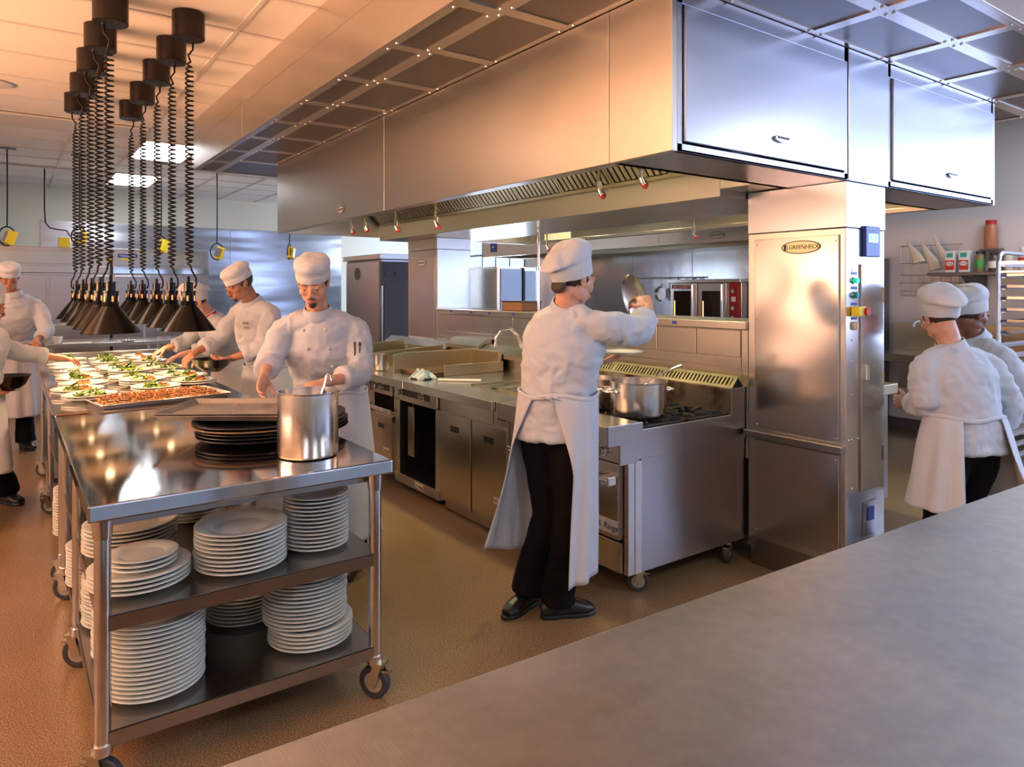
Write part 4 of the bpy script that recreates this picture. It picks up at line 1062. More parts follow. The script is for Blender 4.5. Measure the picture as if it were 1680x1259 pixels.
sheet_pan('sheet_pan', 'aluminium sheet pan full of brown baked squares before the served plates', (.715, 4.60), .70, .42, RZ*.62, ALU, .921)
cr, sr = cos(RZ*.62), sin(RZ*.62); k = 0
tg = tartd[0]
for i in range(9):
    for j in range(4):
        u_, v_ = -.27+.068*i+random.uniform(-.004, .004), -.135+.088*j+random.uniform(-.004, .004)
        o = tartd[(i+j) % 3] if k < 3 and False else bpy.data.objects.new('tart', tartd[(i+j) % 3].data)
        COL.objects.link(o)
        o.location = (.715+u_*cr-v_*sr, 4.60+u_*sr+v_*cr, .9195); o.rotation_euler = (0, 0, RZ*.62+random.uniform(-.2, .2)); o.scale = (.88, .95, 1.25)
        tag(o, 'baked square with dark relish in the aluminium sheet pan', 'baked square', 'baked squares in the sheet pan'); k += 1
for o in tartd: hide_proto(o)
# brown wooden strip lying by the left edge
tag(MB().box(.197, .34, 4.268, 4.292, .9205, .926).build('wooden_strip', CARD, None, bevel=.002), 'short brown strip across the joint of the first two tables, left edge', 'strip')
# ================================================================ round trays, sheet pans and canister on the near table
TRAYB = mat('black_tray', (.010, .010, .012), .38); TRAYT = mat('tan_tray', (.30, .22, .13), .5)
def round_tray(z, m_, lab, dx=0):
    t = MB().lathe([(0, 0), (.275, 0), (.30, .006), (.345, .021), (.355, .022), (.355, .025), (.343, .0255), (.298, .010), (.272, .004), (0, .004)], (0, 0, 0), 64, 1.0, .80, rot=.4)
    o = t.build('oval_tray', m_, None, smooth=.7); o.location = (.975+dx, 3.205, z)
    return tag(o, lab, 'tray', None)
for k, (m_, lab) in enumerate(((TRAYB, 'lowest of the black oval serving trays on the near table'), (TRAYB, 'black oval tray second from the bottom of the pile'), (TRAYB, 'black oval tray just below the tan tray'), (TRAYT, 'tan oval tray within the pile of black trays'), (TRAYB, 'topmost black oval tray under the sheet pans'))):
    round_tray(.9205+.0145*k, m_, lab, random.uniform(-.008, .008))
def rot_pan(lab, c, rz, m_, z, L_=.62, W=.42): return sheet_pan('sheet_pan', lab, c, L_, W, rz, m_, z)
rot_pan('worn sheet pan directly on the top tray', (.875, 3.30), -.62, ALU2, 1.006)
t = rot_pan('floury sheet pan with crumbs, uppermost beside the man with goatee', (.87, 3.31), -.60, ALU2, 1.0155)
cr_ = MB(); rr = random.Random(2)
for k in range(26):
    u_, v_ = rr.uniform(-.26, .26), rr.uniform(-.16, .16); x = .87+u_*cos(-.6)-v_*sin(-.6); y = 3.31+u_*sin(-.6)+v_*cos(-.6)
    cr_.ell((x, y, 1.0205), (rr.uniform(.001, .004),)*3, 6, 4)
tag(cr_.build('crumbs', TART, None), 'brown crumbs scattered on the floury sheet pan', 'crumbs', kind='stuff')
pot('canister', 'tall plain brushed steel canister at the near table edge', (.955, 2.705, .9205), .116, .252, False, 'canister')
t = thing('ladle', 'steel ladle with hooked handle standing in the tall canister', 'ladle', (1.03, 2.76, .95))
MB().tube([(.93, 2.70, .94), (.98, 2.74, 1.05), (1.045, 2.775, 1.17), (1.058, 2.785, 1.21), (1.066, 2.788, 1.222), (1.076, 2.785, 1.215), (1.078, 2.78, 1.19)], .0045, 8).build('shaft', S_CHROME, t, smooth=1.2)
MB().ell((.93, 2.70, .945), (.035, .035, .018)).build('bowl', S_CHROME, t, smooth=1.2)
# ================================================================ foreground counter
fc_ = thing('work_counter', 'scratched steel counter filling the lower right foreground', 'counter', (1.4, .2, 0))
P0, P1 = Vector((.10, 1.015)), Vector((3.6, .873))
pts = [(-1.2, -.6), (3.55, -.6), (3.6, .873), (-1.25, 1.07)]
MB().prism(pts, 'z', .872, .92).build('counter_top', S_FORE, fc_, bevel=.006, seg=3)
MB().prism([(-1.1, -.5), (3.45, -.5), (3.5, .78), (-1.15, .96)], 'z', .82, .871).build('apron_frame', S_SHELF, fc_)
MB().prism([(-1.1, -.5), (3.45, -.5), (3.5, .78), (-1.15, .96)], 'z', .22, .25).build('shelf', S_SHELF, fc_)
for x, y in ((-1.05, -.45), (1.2, -.45), (3.4, -.45), (-1.08, .9), (1.2, .82), (3.42, .73)):
    MB().cyl((x, y, 0), (x, y, .822), .02).build('leg', S_TUBE, fc_, smooth=.6)
# ================================================================ heat lamps
COPPER = mat('lamp_slot_glow', (.8, .3, .1), .4, emit=(1, .30, .10), es=.6)
WHITEIN = mat('lamp_inside_paint', (.42, .33, .26), .45)
BULB = mat('lit_heat_bulb', (1, .8, .6), .3, emit=(1, .66, .36), es=9)
ZR = 1.315
def heat_lamp():
    t = thing('heat_lamp', '', 'heat lamp', (0, 0, CEIL))
    # everything in world coordinates for a lamp at x=y=0
    MB().lathe([(0, CEIL-.005), (.094, CEIL-.005), (.094, CEIL-.158), (.090, CEIL-.162), (0, CEIL-.162)], n=36).build('canopy', CANBLK, t, smooth=.6)
    MB().cyl((.03, .02, CEIL-.175), (.03, .02, CEIL-.16), .012, n=10).build('strain_relief', BLACK, t)
    for x_, y_ in ((-.03, -.03), (-.045, .03), (.05, -.04)): MB().cyl((x_, y_, CEIL-.166), (x_, y_, CEIL-.160), .006, n=8).build('canopy_screw', BLACK, t)
    sh = MB().lathe([(.158, ZR), (.160, ZR+.002), (.050, ZR+.150), (.047, ZR+.157), (.044, ZR+.155), (.046, ZR+.147), (.156, ZR+.001), (.156, ZR)], n=48).build('lamp_shade', LAMPBLK, t, smooth=.5)
    MB().lathe([(.1555, ZR+.0015), (.046, ZR+.1465), (.0, ZR+.1465)], n=40).build('reflector', WHITEIN, sh, smooth=.6)
    c = MB(); c.lathe([(.0, ZR+.150), (.041, ZR+.150), (.043, ZR+.158), (.041, ZR+.235), (.044, ZR+.238), (.044, ZR+.246), (.027, ZR+.246), (.026, ZR+.292), (.029, ZR+.294), (.029, ZR+.300), (.010, ZR+.300), (.008, ZR+.335), (0, ZR+.335)], n=28)
    col = c.build('socket', LAMPBLK, t, smooth=.6)
    s2 = MB()
    for k in range(6):
        a = k*pi/3+.2; d = Vector((cos(a), sin(a), 0)); q = Vector((-sin(a), cos(a), 0))
        s2.obox(Vector((0, 0, ZR+.200))+d*.0418, q, (0, 0, 1), d, .005, .016, .0012)
    s2.build('vent_slots', COPPER, col)
    MB().ell((0, 0, ZR+.075), (.038, .038, .055), 18, 12).build('bulb', BULB, t, smooth=2)
    # coiled cord
    turns = 42; z_b, z_t = ZR+.40, CEIL-.30; pts = [(.034, .0, ZR+.262), (.045, .0, ZR+.285), (.044, .0, ZR+.325), (.020, .0, ZR+.37)]
    N_ = turns*10
    for i in range(N_+1):
        a = 2*pi*i/10; u_ = i/N_; amp = .0215*min(1, u_*14+.3, (1-u_)*14+.3)
        pts.append((amp*cos(a)+.006, amp*sin(a)+.004, z_b+(z_t-z_b)*u_))
    pts += [(.0, .01, CEIL-.26), (.028, .015, CEIL-.22), (.03, .02, CEIL-.17)]
    MB().tube(pts, .0060, 6).build('coiled_cord', CORD, t, smooth=2)
    return t
hl = heat_lamp(); index_kids(hl)
LY = [4.68, 5.24, 5.83, 6.52, 7.2]
for k, y in enumerate(LY):
    for j, x in enumerate((.90, .48)):
        l_ = dup(hl, (x, y, CEIL), random.uniform(0, .3)+(0 if j == 0 else pi*.75), 'black cone heat lamp on a coiled cord, %s from the front in the %s row' % (ORD[k], ('right', 'left')[j]), None) if not (k == 0 and j == 0) else hl
        if l_ is hl: l_.location = (x, y, CEIL); l_['label'] = 'black cone heat lamp on a coiled cord, nearest from the front in the right row'
        s = bpy.data.lights.new('heat_lamp_light', 'SPOT'); s.energy = 11; s.color = (1, .56, .28); s.spot_size = radians(115); s.spot_blend = .6; s.shadow_soft_size = .035
        so = bpy.data.objects.new('heat_lamp_light', s); COL.objects.link(so); so.location = (x, y, ZR+.012)
# ================================================================ far left background
S_FR = steel('fridge_steel', (.56, .50, .47), .24, (30, 30, .8), .12, .04)
def fridge(lab, x0, x1, n, logo):
    t = thing('refrigerator', lab, 'refrigerator', ((x0+x1)/2, 12.0, 0))
    y0 = 11.6
    MB().box(x0, x1, y0, y0+.8, .14, 1.80).build('body', S_FR, t, bevel=.004)
    MB().box(x0, x1, y0, y0+.8, 1.802, 2.16).build('top_housing', S_FR, t, bevel=.004)
    MB().box(x0+.04, x1-.12 if logo else x1-.04, y0-.012, y0, 1.93, 2.10).build('grille_panel', S_H, t, bevel=.003)
    MB().box(x0, x1, y0-.03, y0, 1.80, 1.90).build('ledge', S_CHROME if logo else S_H, t, bevel=.004)
    st = (x1-x0)/n
    for k in range(n):
        d = MB().box(x0+st*k+.02, x0+st*(k+1)-.02, y0-.03, y0, .2, 1.77).build('door', S_FR, t, bevel=.006)
        xh = x0+st*k+.07 if k % 2 else x0+st*(k+1)-.07
        MB().cyl((xh, y0-.07, .95), (xh, y0-.07, 1.25), .012).cyl((xh, y0-.07, .96), (xh, y0-.03, .96), .009).cyl((xh, y0-.07, 1.24), (xh, y0-.03, 1.24), .009).build('handle', S_CHROME, d, smooth=.6)
    if logo:
        m = MB(); m.mi = 0; m.box(x0+.06, x0+.31, y0-.016, y0-.012, 2.03, 2.09); m.mi = 1; m.box(x0+.10, x0+.27, y0-.016, y0-.012, 1.995, 2.022); m.mi = 2; put_text(m, 'TRAULSEN', (x0+.185, y0-.0165, 2.058), *NY, .045)
        m.build('name_plate', [BLUE, YELLOW, WHITE], t)
    for x in (x0+.1, x1-.1): caster(t, x, y0+.1, .055, 0)
    return t
fridge('wide three door steel refrigerator at the far left', -1.05, 1.18, 3, False)
fridge('two door steel refrigerator with blue and yellow badge behind the heat lamps', 1.22, 2.52, 2, True)
tag(MB().box(1.12, 1.20, 11.585, 11.60, 1.98, 2.01).build('yellow_tag', YELLOW, None), 'small yellow tag at the joint between the two refrigerators', 'tag')
# pass table behind the plating tables
t = thing('pass_table', 'steel pass table with overhanging shelf behind the plating tables', 'table', (1.4, 10.3, 0))
MB().box(.35, 2.75, 9.85, 10.75, .87, .92).build('table_top', S_H, t, bevel=.005)
MB().box(.40, 2.70, 9.9, 10.7, .25, .28).build('shelf', S_SHELF, t)
for x in (.42, 1.55, 2.68):
    for y in (9.92, 10.68): MB().cyl((x, y, 0), (x, y, .87), .02).build('leg', S_TUBE, t, smooth=.6)
MB().box(.35, 2.75, 10.55, 10.9, 1.10, 1.13).build('raised_shelf', S_CHROME, t, bevel=.004)
for x in (.45, 1.5, 2.65): MB().box(x-.015, x+.015, 10.68, 10.71, .92, 1.10).build('shelf_post', S_TUBE, t)
t = thing('cup', 'small white cup on the left end of the pass table', 'cup', (.47, 9.98, .92))
MB().lathe([(0, 0), (.03, 0), (.05, .05), (.056, .085), (.053, .085), (.046, .05), (.028, .006), (0, .006)], (.47, 9.98, .921), 24).build('cup_body', CERAMIC, t, smooth=.8)
tag(MB().box(.52, .82, 9.89, 10.06, .9205, .924).build('paper_sheet', WHITE, None), 'white sheet of paper lying on the pass table', 'paper')
t = thing('garnish_dish', 'small flat dish of greens on the pass table', 'dish', (1.2, 9.95, .92))
MB().lathe([(0, 0), (.09, 0), (.11, .012), (.108, .014), (.085, .004), (0, .004)], (1.2, 9.95, .921), 24).build('dish_body', CERAMIC, t, smooth=.8)
leaf_mesh(11, 22, .06, .02).xform(Matrix.Translation((1.2, 9.95, .922))).build('greens', GREENS, t, solid=.001)
# under-table cabinet of the middle plating table (dark grey)
# hanging yellow outlet boxes
def outlet(x, y, zb, rz, lab, ztop=CEIL, plate_=True):
    t = thing('hanging_outlet', lab, 'outlet', (x, y, zb))
    if plate_: MB().box(x-.09, x+.09, y-.03, y+.03, ztop-.022, ztop-.009).build('ceiling_plate', S_DARK, t)
    pts = [(x, y, ztop-.01), (x+.004, y, zb+.6), (x, y, zb+.22)]
    MB().tube(pts, .008, 8).build('cord', CORD, t, smooth=1)
    c, s_ = cos(rz), sin(rz)
    lp = [(x+.085*sin(a)*c, y+.085*sin(a)*s_, zb+.11+.115*cos(a)) for a in [2*pi*k/20 for k in range(21)]]
    MB().tube(lp, .008, 8).build('cord_loop', CORD, t, smooth=1)
    m = MB().obox((x+.03*c, y-.02, zb+.09), Vector((c, s_, -.35)).normalized(), Vector((-s_, c, 0)), Vector((c, s_, -.35)).normalized().cross(Vector((-s_, c, 0))), .055, .045, .085)
    b_ = m.build('outlet_box', YELLOW, t, bevel=.012)
    MB().obox((x-.005*c, y-.068, zb+.10), Vector((c, s_, -.35)).normalized(), Vector((-s_, c, 0)), Vector((c, s_, -.35)).normalized().cross(Vector((-s_, c, 0))), .036, .003, .06).build('socket_plate', S_SHELF, b_, bevel=.003)
outlet(-.02, 10.4, 2.10, .2, 'yellow hanging outlet box at the far left')
outlet(.72, 10.4, 2.13, .0, 'yellow hanging outlet box behind the left row of coiled cords')
outlet(1.66, 10.4, 2.06, .5, 'yellow hanging outlet box between the coiled cords of the right row')
outlet(2.37, 10.4, 1.99, -.2, 'yellow hanging outlet box right of the heat lamps, before the blue steel wall')
outlet(3.39, 10.4, 2.02, .9, 'yellow and grey hanging outlet below the corner of the hood')
t = thing('wall_outlet', 'small yellow outlet box fixed on top of the left refrigerator with slack cord', 'outlet', (.62, 11.7, 2.16))
MB().box(.56, .70, 11.66, 11.74, 2.161, 2.30).build('outlet_box', YELLOW, t, bevel=.008)
MB().tube([(.40, 11.7, CEIL-.01), (.40, 11.7, 2.7), (.41, 11.7, 2.5), (.46, 11.7, 2.43), (.56, 11.7, 2.41), (.66, 11.7, 2.40), (.70, 11.7, 2.32)], .009, 8).build('cord', CORD, t, smooth=1)
# ================================================================ right background
sk = thing('sink_table', 'steel sink table with raised back against the right wall', 'sink', (7.8, 3.2, 0))
MB().box(7.45, 8.18, 2.2, 3.90, .82, .90).build('sink_top', S_H, sk, bevel=.005)
MB().box(8.10, 8.18, 2.2, 3.90, .90, 1.20).build('back_splash', S_BRASS, sk, bevel=.003)
MB().box(7.55, 8.05, 3.0, 3.6, .55, .82).build('basin', S_V, sk, bevel=.01)
for y in (2.3, 3.8): MB().cyl((7.52, y, 0), (7.52, y, .82), .02).build('leg', S_TUBE, sk, smooth=.6)
t = thing('sink_faucet', 'chrome gooseneck faucet above the sink table on the right', 'faucet', (8.08, 3.35, 1.2))
MB().cyl((8.09, 3.30, 1.06), (8.02, 3.30, 1.06), .02).tube([(8.04, 3.30, 1.06), (8.03, 3.30, 1.22), (7.98, 3.36, 1.27), (7.90, 3.48, 1.27), (7.84, 3.56, 1.22), (7.83, 3.57, 1.17)], .014, 10).build('spout', S_CHROME, t, smooth=1)
fr = thing('refrigerator', 'tall dark steel refrigerator partly hidden behind the control cabinet', 'refrigerator', (7.8, 4.2, 0))
MB().box(7.42, 8.16, 3.98, 4.48, .1, 1.92).build('body', S_DARK, fr, bevel=.004); MB().box(7.40, 7.42, 4.0, 4.46, .15, 1.88).build('door', S_V, fr, bevel=.004)
MB().cyl((7.36, 4.05, .9), (7.36, 4.05, 1.3), .012).build('handle', S_CHROME, fr, smooth=.6)
# wire wall rack
rk = thing('wire_wall_rack', 'chrome wire grid rack on the right wall holding pastry bags and whisks', 'rack', (8.1, 3.6, 1.7))
m = MB(); X_ = 8.15
for z in (1.50, 1.55, 1.64, 1.73, 1.86, 2.05): m.cyl((X_, 3.24, z), (X_, 3.86, z), .004, n=6)
for k in range(7): m.cyl((X_+.004, 3.25+.1*k, 1.50), (X_+.004, 3.25+.1*k, 2.05), .003, n=6)
for k in range(24): m.cyl((X_+.003, 3.26+.025*k, 1.50), (X_+.003, 3.26+.025*k, 1.73), .0018, n=5)
m.box(X_, 8.199, 3.24, 3.26, 2.04, 2.06).box(X_, 8.199, 3.84, 3.86, 2.04, 2.06).build('wire_grid', S_TUBE, rk)
CANVAS = cloth_mat('pastry_bag_canvas', (.66, .60, .48), .3)
def bag(y, z, l_, lean, lab):
    t = thing('pastry_bag', lab, 'pastry bag', (8.08, y, z))
    m = MB(); tip = Vector((8.08, y+lean, z+l_)); base = Vector((8.06, y-.02, z)); n = 7
    pts = [tip.lerp(base, k/(n-1))+Vector((0, .012*sin(k), 0)) for k in range(n)]
    m.tube(pts, [.006+.064*(k/(n-1)) for k in range(n)], 18, ry=.45); m.build('cone', CANVAS, t, smooth=1); return t
bag(3.64, 1.86, .26, .10, 'cream canvas pastry bag on the wire rack, leftmost of three')
bag(3.47, 1.78, .32, .12, 'cream canvas pastry bag on the wire rack, middle of three')
bag(3.31, 1.75, .40, .16, 'largest cream canvas pastry bag on the wire rack, rightmost')
def whisk(y, lab):
    t = thing('whisk', lab, 'whisk', (8.06, y, 1.35))
    MB().cyl((8.07, y, 1.34), (8.08, y, 1.50), .010, n=8).build('handle', S_TUBE, t, smooth=.6)
    m = MB()
    for k in range(6):
        a = pi*k/6; m.tube([(8.07+.05*sin(pi*q/12)*cos(a), y+.05*sin(pi*q/12)*sin(a)*1.1, 1.34-.13*(1-cos(pi*q/12))*.5*1.5) if q < 13 else (0, 0, 0) for q in range(13)], .0016, 5)
    m.build('wires', S_TUBE, t)
whisk(3.52, 'steel whisk hanging under the wire rack, left one'); whisk(3.40, 'steel whisk hanging under the wire rack, right one')
# spice shelf
SHG = mat('dark_grey_shelf', (.10, .10, .11), .4, .3)
ss = thing('wall_shelf', 'dark grey wall shelf with brackets carrying spice jars', 'shelf', (8.0, 2.7, 1.72))
MB().box(7.80, 8.199, 1.2, 3.42, 1.71, 1.745).build('board', SHG, ss, bevel=.003)
for y in (3.1, 2.1): MB().prism([(8.198, 1.708), (7.87, 1.708), (7.95, 1.66), (8.14, 1.50), (8.198, 1.50)], 'y', y-.09, y+.03).build('bracket', SHG, ss, bevel=.003)
GLSP = mat('clear_plastic_jar', (.50, .42, .28), .12)
def carton(x, y, lab):
    t = thing('spice_carton', lab, 'carton', (x, y, 1.745))
    MB().box(x-.045, x+.045, y-.045, y+.045, 1.746, 1.965).build('carton_body', WHITE, t, bevel=.004)
    MB().box(x-.047, x-.0445, y-.044, y+.044, 1.77, 1.87).build('red_band', RED, t)
    m = MB(); m.mi = 0; oval(m, (x-.0472, y, 1.835), (0, -1, 0), (0, 0, 1), .036, .022, .001); m.mi = 1; put_text(m, 'SPICES', (x-.0485, y, 1.833), *NX, .020); m.build('label', [WHITE, INK], t)
    MB().box(x-.047, x-.0445, y-.03, y+.03, 1.90, 1.945).build('teal_band', mat_teal, t)
mat_teal = mat('teal_print', (.02, .35, .33), .5)
carton(7.95, 3.245, 'white spice carton with red band, left of the pair on the shelf'); carton(7.95, 3.115, 'white spice carton with red band, right of the pair on the shelf')
def jar(name, x, y, z, r_, h, body, lidm, lab, band=None, cat='jar'):
    t = thing(name, lab, cat, (x, y, z))
    MB().lathe([(0, 0), (r_*.95, 0), (r_, .01), (r_, h*.72), (r_*.72, h*.84), (r_*.70, h*.86), (0, h*.86)], (x, y, z+.001), 20).build('jar_body', body, t, smooth=.7)
    MB().cyl((x, y, z+h*.86), (x, y, z+h), r_*.78, n=20).build('lid', lidm, t, smooth=.6)
    if band: MB().lathe([(r_+.001, h*.2), (r_+.001, h*.55)], (x, y, z+.001), 20).build('label_band', band, t, smooth=.6)
    return t
HERB = mat('dried_herbs', (.22, .17, .06), .4); PEPR = mat('ground_paprika', (.42, .17, .08), .35); PALE = mat('pale_powder', (.6, .55, .48), .4); DKJ = mat('dark_spice', (.08, .06, .05), .3)
GRNL = mat('green_label', (.05, .35, .08), .5)
jar('spice_jar', 7.95, 2.985, 1.745, .042, .21, HERB, BLACK, 'jar of dried herbs with green and yellow label beside the white cartons', GRNL)
jar('spice_jar', 7.95, 2.86, 1.745, .048, .19, DKJ, BLACK, 'short dark jar with black lid and red and white label', WHITE)
jar('spice_jar', 7.95, 2.73, 1.745, .042, .20, PALE, WHITE, 'pale spice jar with white lid right of the black lidded jar', WHITE)
jar('spice_jar', 7.95, 2.61, 1.745, .045, .24, PALE, WHITE, 'taller white labelled spice jar near the rack post', RED)
jar('spice_jar', 7.95, 2.49, 1.745, .045, .22, PEPR, BLACK, 'red brown spice jar with black lid toward the right edge', YELLOW)
jar('spice_jar', 7.95, 2.37, 1.745, .048, .23, PALE, BLACK, 'rightmost pale spice jar with black lid', WHITE)
bx_ = tag(MB().box(8.08, 8.198, 2.86, 3.04, 1.965, 1.985).box(8.08, 8.198, 2.855, 2.87, 1.746, 1.965).box(8.08, 8.198, 3.03, 3.045, 1.746, 1.965).build('shelf_riser', SHG, None), 'small riser at the wall on the spice shelf', 'riser')
t = jar('paprika_bottle', 8.13, 2.95, 1.985, .062, .29, PEPR, RED, 'large bottle of orange brown spice with bright red cap above the others', None, 'bottle')
# sheet pan rack
rr_ = thing('pan_rack', 'tall aluminium rack of sheet pans at the right edge', 'rack', (6.6, 1.98, 0))
ALR = mat('rack_aluminium', (.72, .74, .80), .3, 1)
for y in (2.235, 1.725):
    MB().tube([(6.3, y, .12), (6.3, y, 1.78), (6.32, y, 1.83), (6.37, y, 1.86), (6.9, y, 1.86), (6.95, y, 1.83), (6.97, y, 1.78), (6.97, y, .12)], .0165, 10).build('side_frame', ALR, rr_, smooth=1)
for k in range(18):
    z = .22+.09*k
    for y in (2.21, 1.75): MB().box(6.31, 6.96, y-.016, y+.016, z, z+.004).box(6.31, 6.96, (y+.014 if y > 2 else y-.016), (y+.016 if y > 2 else y-.014), z, z+.03).build('runner', ALR, rr_)
for x, z in ((6.31, .14), (6.96, .14), (6.96, 1.8)): MB().box(x-.012, x+.012, 1.73, 2.23, z-.012, z+.012).build('cross_bar', ALR, rr_)
MB().box(6.29, 6.31, 1.73, 2.23, 1.765, 1.79).box(6.29, 6.31, 1.73, 2.23, 1.70, 1.715).build('front_bar', ALR, rr_)
for x in (6.32, 6.95):
    for y in (1.75, 2.22): caster(rr_, x, y, .05, .4, htop=.12)
for k in range(6):
    z = 1.664-.09*k
    sheet_pan('sheet_pan', 'dark edged sheet pan in the rack, %s from the top' % ORD[k], (6.63, 1.98), .44, .62, 0, ALU, z-.0, 0) if False else None
    tt = thing('sheet_pan', 'sheet pan in the rack at the right edge, %s from the top' % (ORD[k] if k else 'first'), 'sheet pan', (6.63, 1.98, z))
    zz = z; m = MB().box(6.33, 6.95, 1.765, 2.195, zz+.0055, zz+.0085)
    for a in ((6.33, 6.335, 1.765, 2.195), (6.945, 6.95, 1.765, 2.195), (6.33, 6.95, 1.765, 1.770), (6.33, 6.95, 2.190, 2.195)): m.box(*a, zz+.0055, zz+.030)
    m.build('pan_body', ALU if k % 2 else S_DARK, tt)
# ================================================================ people
def V3(*a): return Vector(a)
def etube(mb, pts, rd, rw, side, n=24, cap=True):
    """elliptical sweep: rd radius front-back, rw radius along side"""
    pts = [Vector(p) for p in pts]; m = len(pts); vs = []
    side = Vector(side)
    for i, p in enumerate(pts):
        t = (pts[min(i+1, m-1)]-pts[max(i-1, 0)]).normalized()
        u = (side-t*side.dot(t)).normalized(); v = t.cross(u)
        vs += [p+u*(rw[i]*cos(2*pi*j/n))+v*(rd[i]*sin(2*pi*j/n)) for j in range(n)]
    fs = [(i*n+j, i*n+(j+1) % n, (i+1)*n+(j+1) % n, (i+1)*n+j) for i in range(m-1) for j in range(n)]
    if cap: fs += [tuple(range(n-1, -1, -1)), tuple(range((m-1)*n, m*n))]
    mb.add(vs, fs)
def catmull(pts, k=4):
    pts = [Vector(p) for p in pts]; P = [pts[0]*2-pts[1]]+pts+[pts[-1]*2-pts[-2]]; out = []
    for i in range(1, len(P)-2):
        for q in range(k):
            t = q/k; a, b, c, d = P[i-1], P[i], P[i+1], P[i+2]
            out.append(.5*((2*b)+(c-a)*t+(2*a-5*b+4*c-d)*t*t+(3*b-a-3*c+d)*t**3))
    out.append(pts[-1]); return out
def lerp_list(v, k=4):
    out = []
    for i in range(len(v)-1):
        for q in range(k):
            t = q/k; t = t*t*(3-2*t)*.5+t*.5; out.append(v[i]+(v[i+1]-v[i])*t)
    out.append(v[-1]); return out
def fused(mb, voxel, smooth=3, disp=None, factor=.5):
    """overlapping closed shapes -> one continuous skin; returns (verts, faces)"""
    me = bpy.data.meshes.new('tmp'); me.from_pydata([tuple(p) for p in mb.v], [], mb.f); me.update()
    bm = bmesh.new(); bm.from_mesh(me); bmesh.ops.recalc_face_normals(bm, faces=bm.faces); bm.to_mesh(me); bm.free()
    o = bpy.data.objects.new('tmp', me); COL.objects.link(o)
    r = o.modifiers.new('r', 'REMESH'); r.mode = 'VOXEL'; r.voxel_size = voxel; r.adaptivity = 0
    if smooth:
        s_ = o.modifiers.new('s', 'SMOOTH'); s_.iterations = smooth; s_.factor = factor
    bpy.context.view_layer.update()
    ev = bpy.data.meshes.new_from_object(o.evaluated_get(bpy.context.evaluated_depsgraph_get()))
    vs = [v.co.copy() for v in ev.vertices]
    if disp:
        ns = [v.normal.copy() for v in ev.vertices]
        vs = [v+n*disp(v, n) for v, n in zip(vs, ns)]
    fs = [tuple(p.vertices) for p in ev.polygons]
    bpy.data.objects.remove(o); bpy.data.meshes.remove(me); bpy.data.meshes.remove(ev)
    return vs, fs
def folds(amp, freq=(7, 7, 4), seed=0, ridge=.6):
    sd = Vector((seed*3.1, seed*1.7, seed*5.3))
    def f(v, n):
        q = Vector((v.x*freq[0], v.y*freq[1], v.z*freq[2]))+sd
        w_ = Vector((noise.noise(q*.6), noise.noise(q*.6+Vector((9, 2, 4))), 0))
        a = noise.noise(q+w_*1.3); b = noise.noise(q*2.3+w_*2)
        r_ = (1-abs(a)*2.4)
        return amp*(ridge*max(r_, -.6)*.6+(1-ridge)*a*1.6+.25*b)
    return f
def folds2(seed):
    a, b = folds(.013, (5, 5, 6), seed, .55), folds(.013, (12, 12, 15), seed+3, .85)
    return lambda v, n: a(v, n)+b(v, n)
def frame(f, u=None):
    f = Vector(f).normalized(); u = Vector(u if u is not None else (0, 0, 1)); u = (u-f*u.dot(f)).normalized()
    r = f.cross(u).normalized()
    return Matrix(((r.x, f.x, u.x), (r.y, f.y, u.y), (r.z, f.z, u.z))).to_4x4()     # x right, y forward, z up
def head_shapes(mb, Mh, sc=1.0, female=False):
    """head in its own frame: origin between the ears at eye height"""
    H_ = MB()
    def e(c, r, tilt=0):
        M_ = Matrix.Rotation(tilt, 3, 'X') if tilt else None
        H_.ell(c, r, 20, 14, M_)
    e((0, -.012, .035), (.073, .092, .082)); e((0, .018, -.005), (.066, .074, .07))
    e((0, .028, -.050), (.053 if female else .058, .056, .050)); e((0, .060, -.088), (.024, .022, .020)); e((0, .04, -.078), (.042, .04, .026))
    for s_ in (-1, 1):
        e((s_*.037, .058, -.022), (.028, .024, .026)); e((s_*.030, .080, .020), (.026, .012, .009)); e((s_*.044, .014, -.060), (.018, .040, .032))
        e((s_*.072, -.005, -.004), (.008, .017, .030)); e((s_*.078, -.012, .006), (.007, .014, .022)); e((s_*.0735, -.002, -.026), (.006, .010, .010))
        e((s_*.0115, .104, -.035), (.009, .009, .007))
        e((s_*.032, .0768, .0045), (.0155, .0135, .0095)); e((s_*.032, .074, -.009), (.015, .0115, .006))
    H_.tube([(0, .084, .016), (0, .096, -.006), (0, .110, -.026), (0, .112, -.034)], [.0075, .009, .0115, .0105], 12)
    e((0, .089, -.050), (.018, .010, .010)); e((0, .094, -.057), (.021, .0085, .0048)); e((0, .092, -.066), (.018, .009, .0058)); e((0, .078, -.062), (.034, .020, .022))
    H_.xform(Mh @ Matrix.Scale(sc, 4)); mb.v_off = 0
    mb.add([Vector(p) for p in H_.v], H_.f)
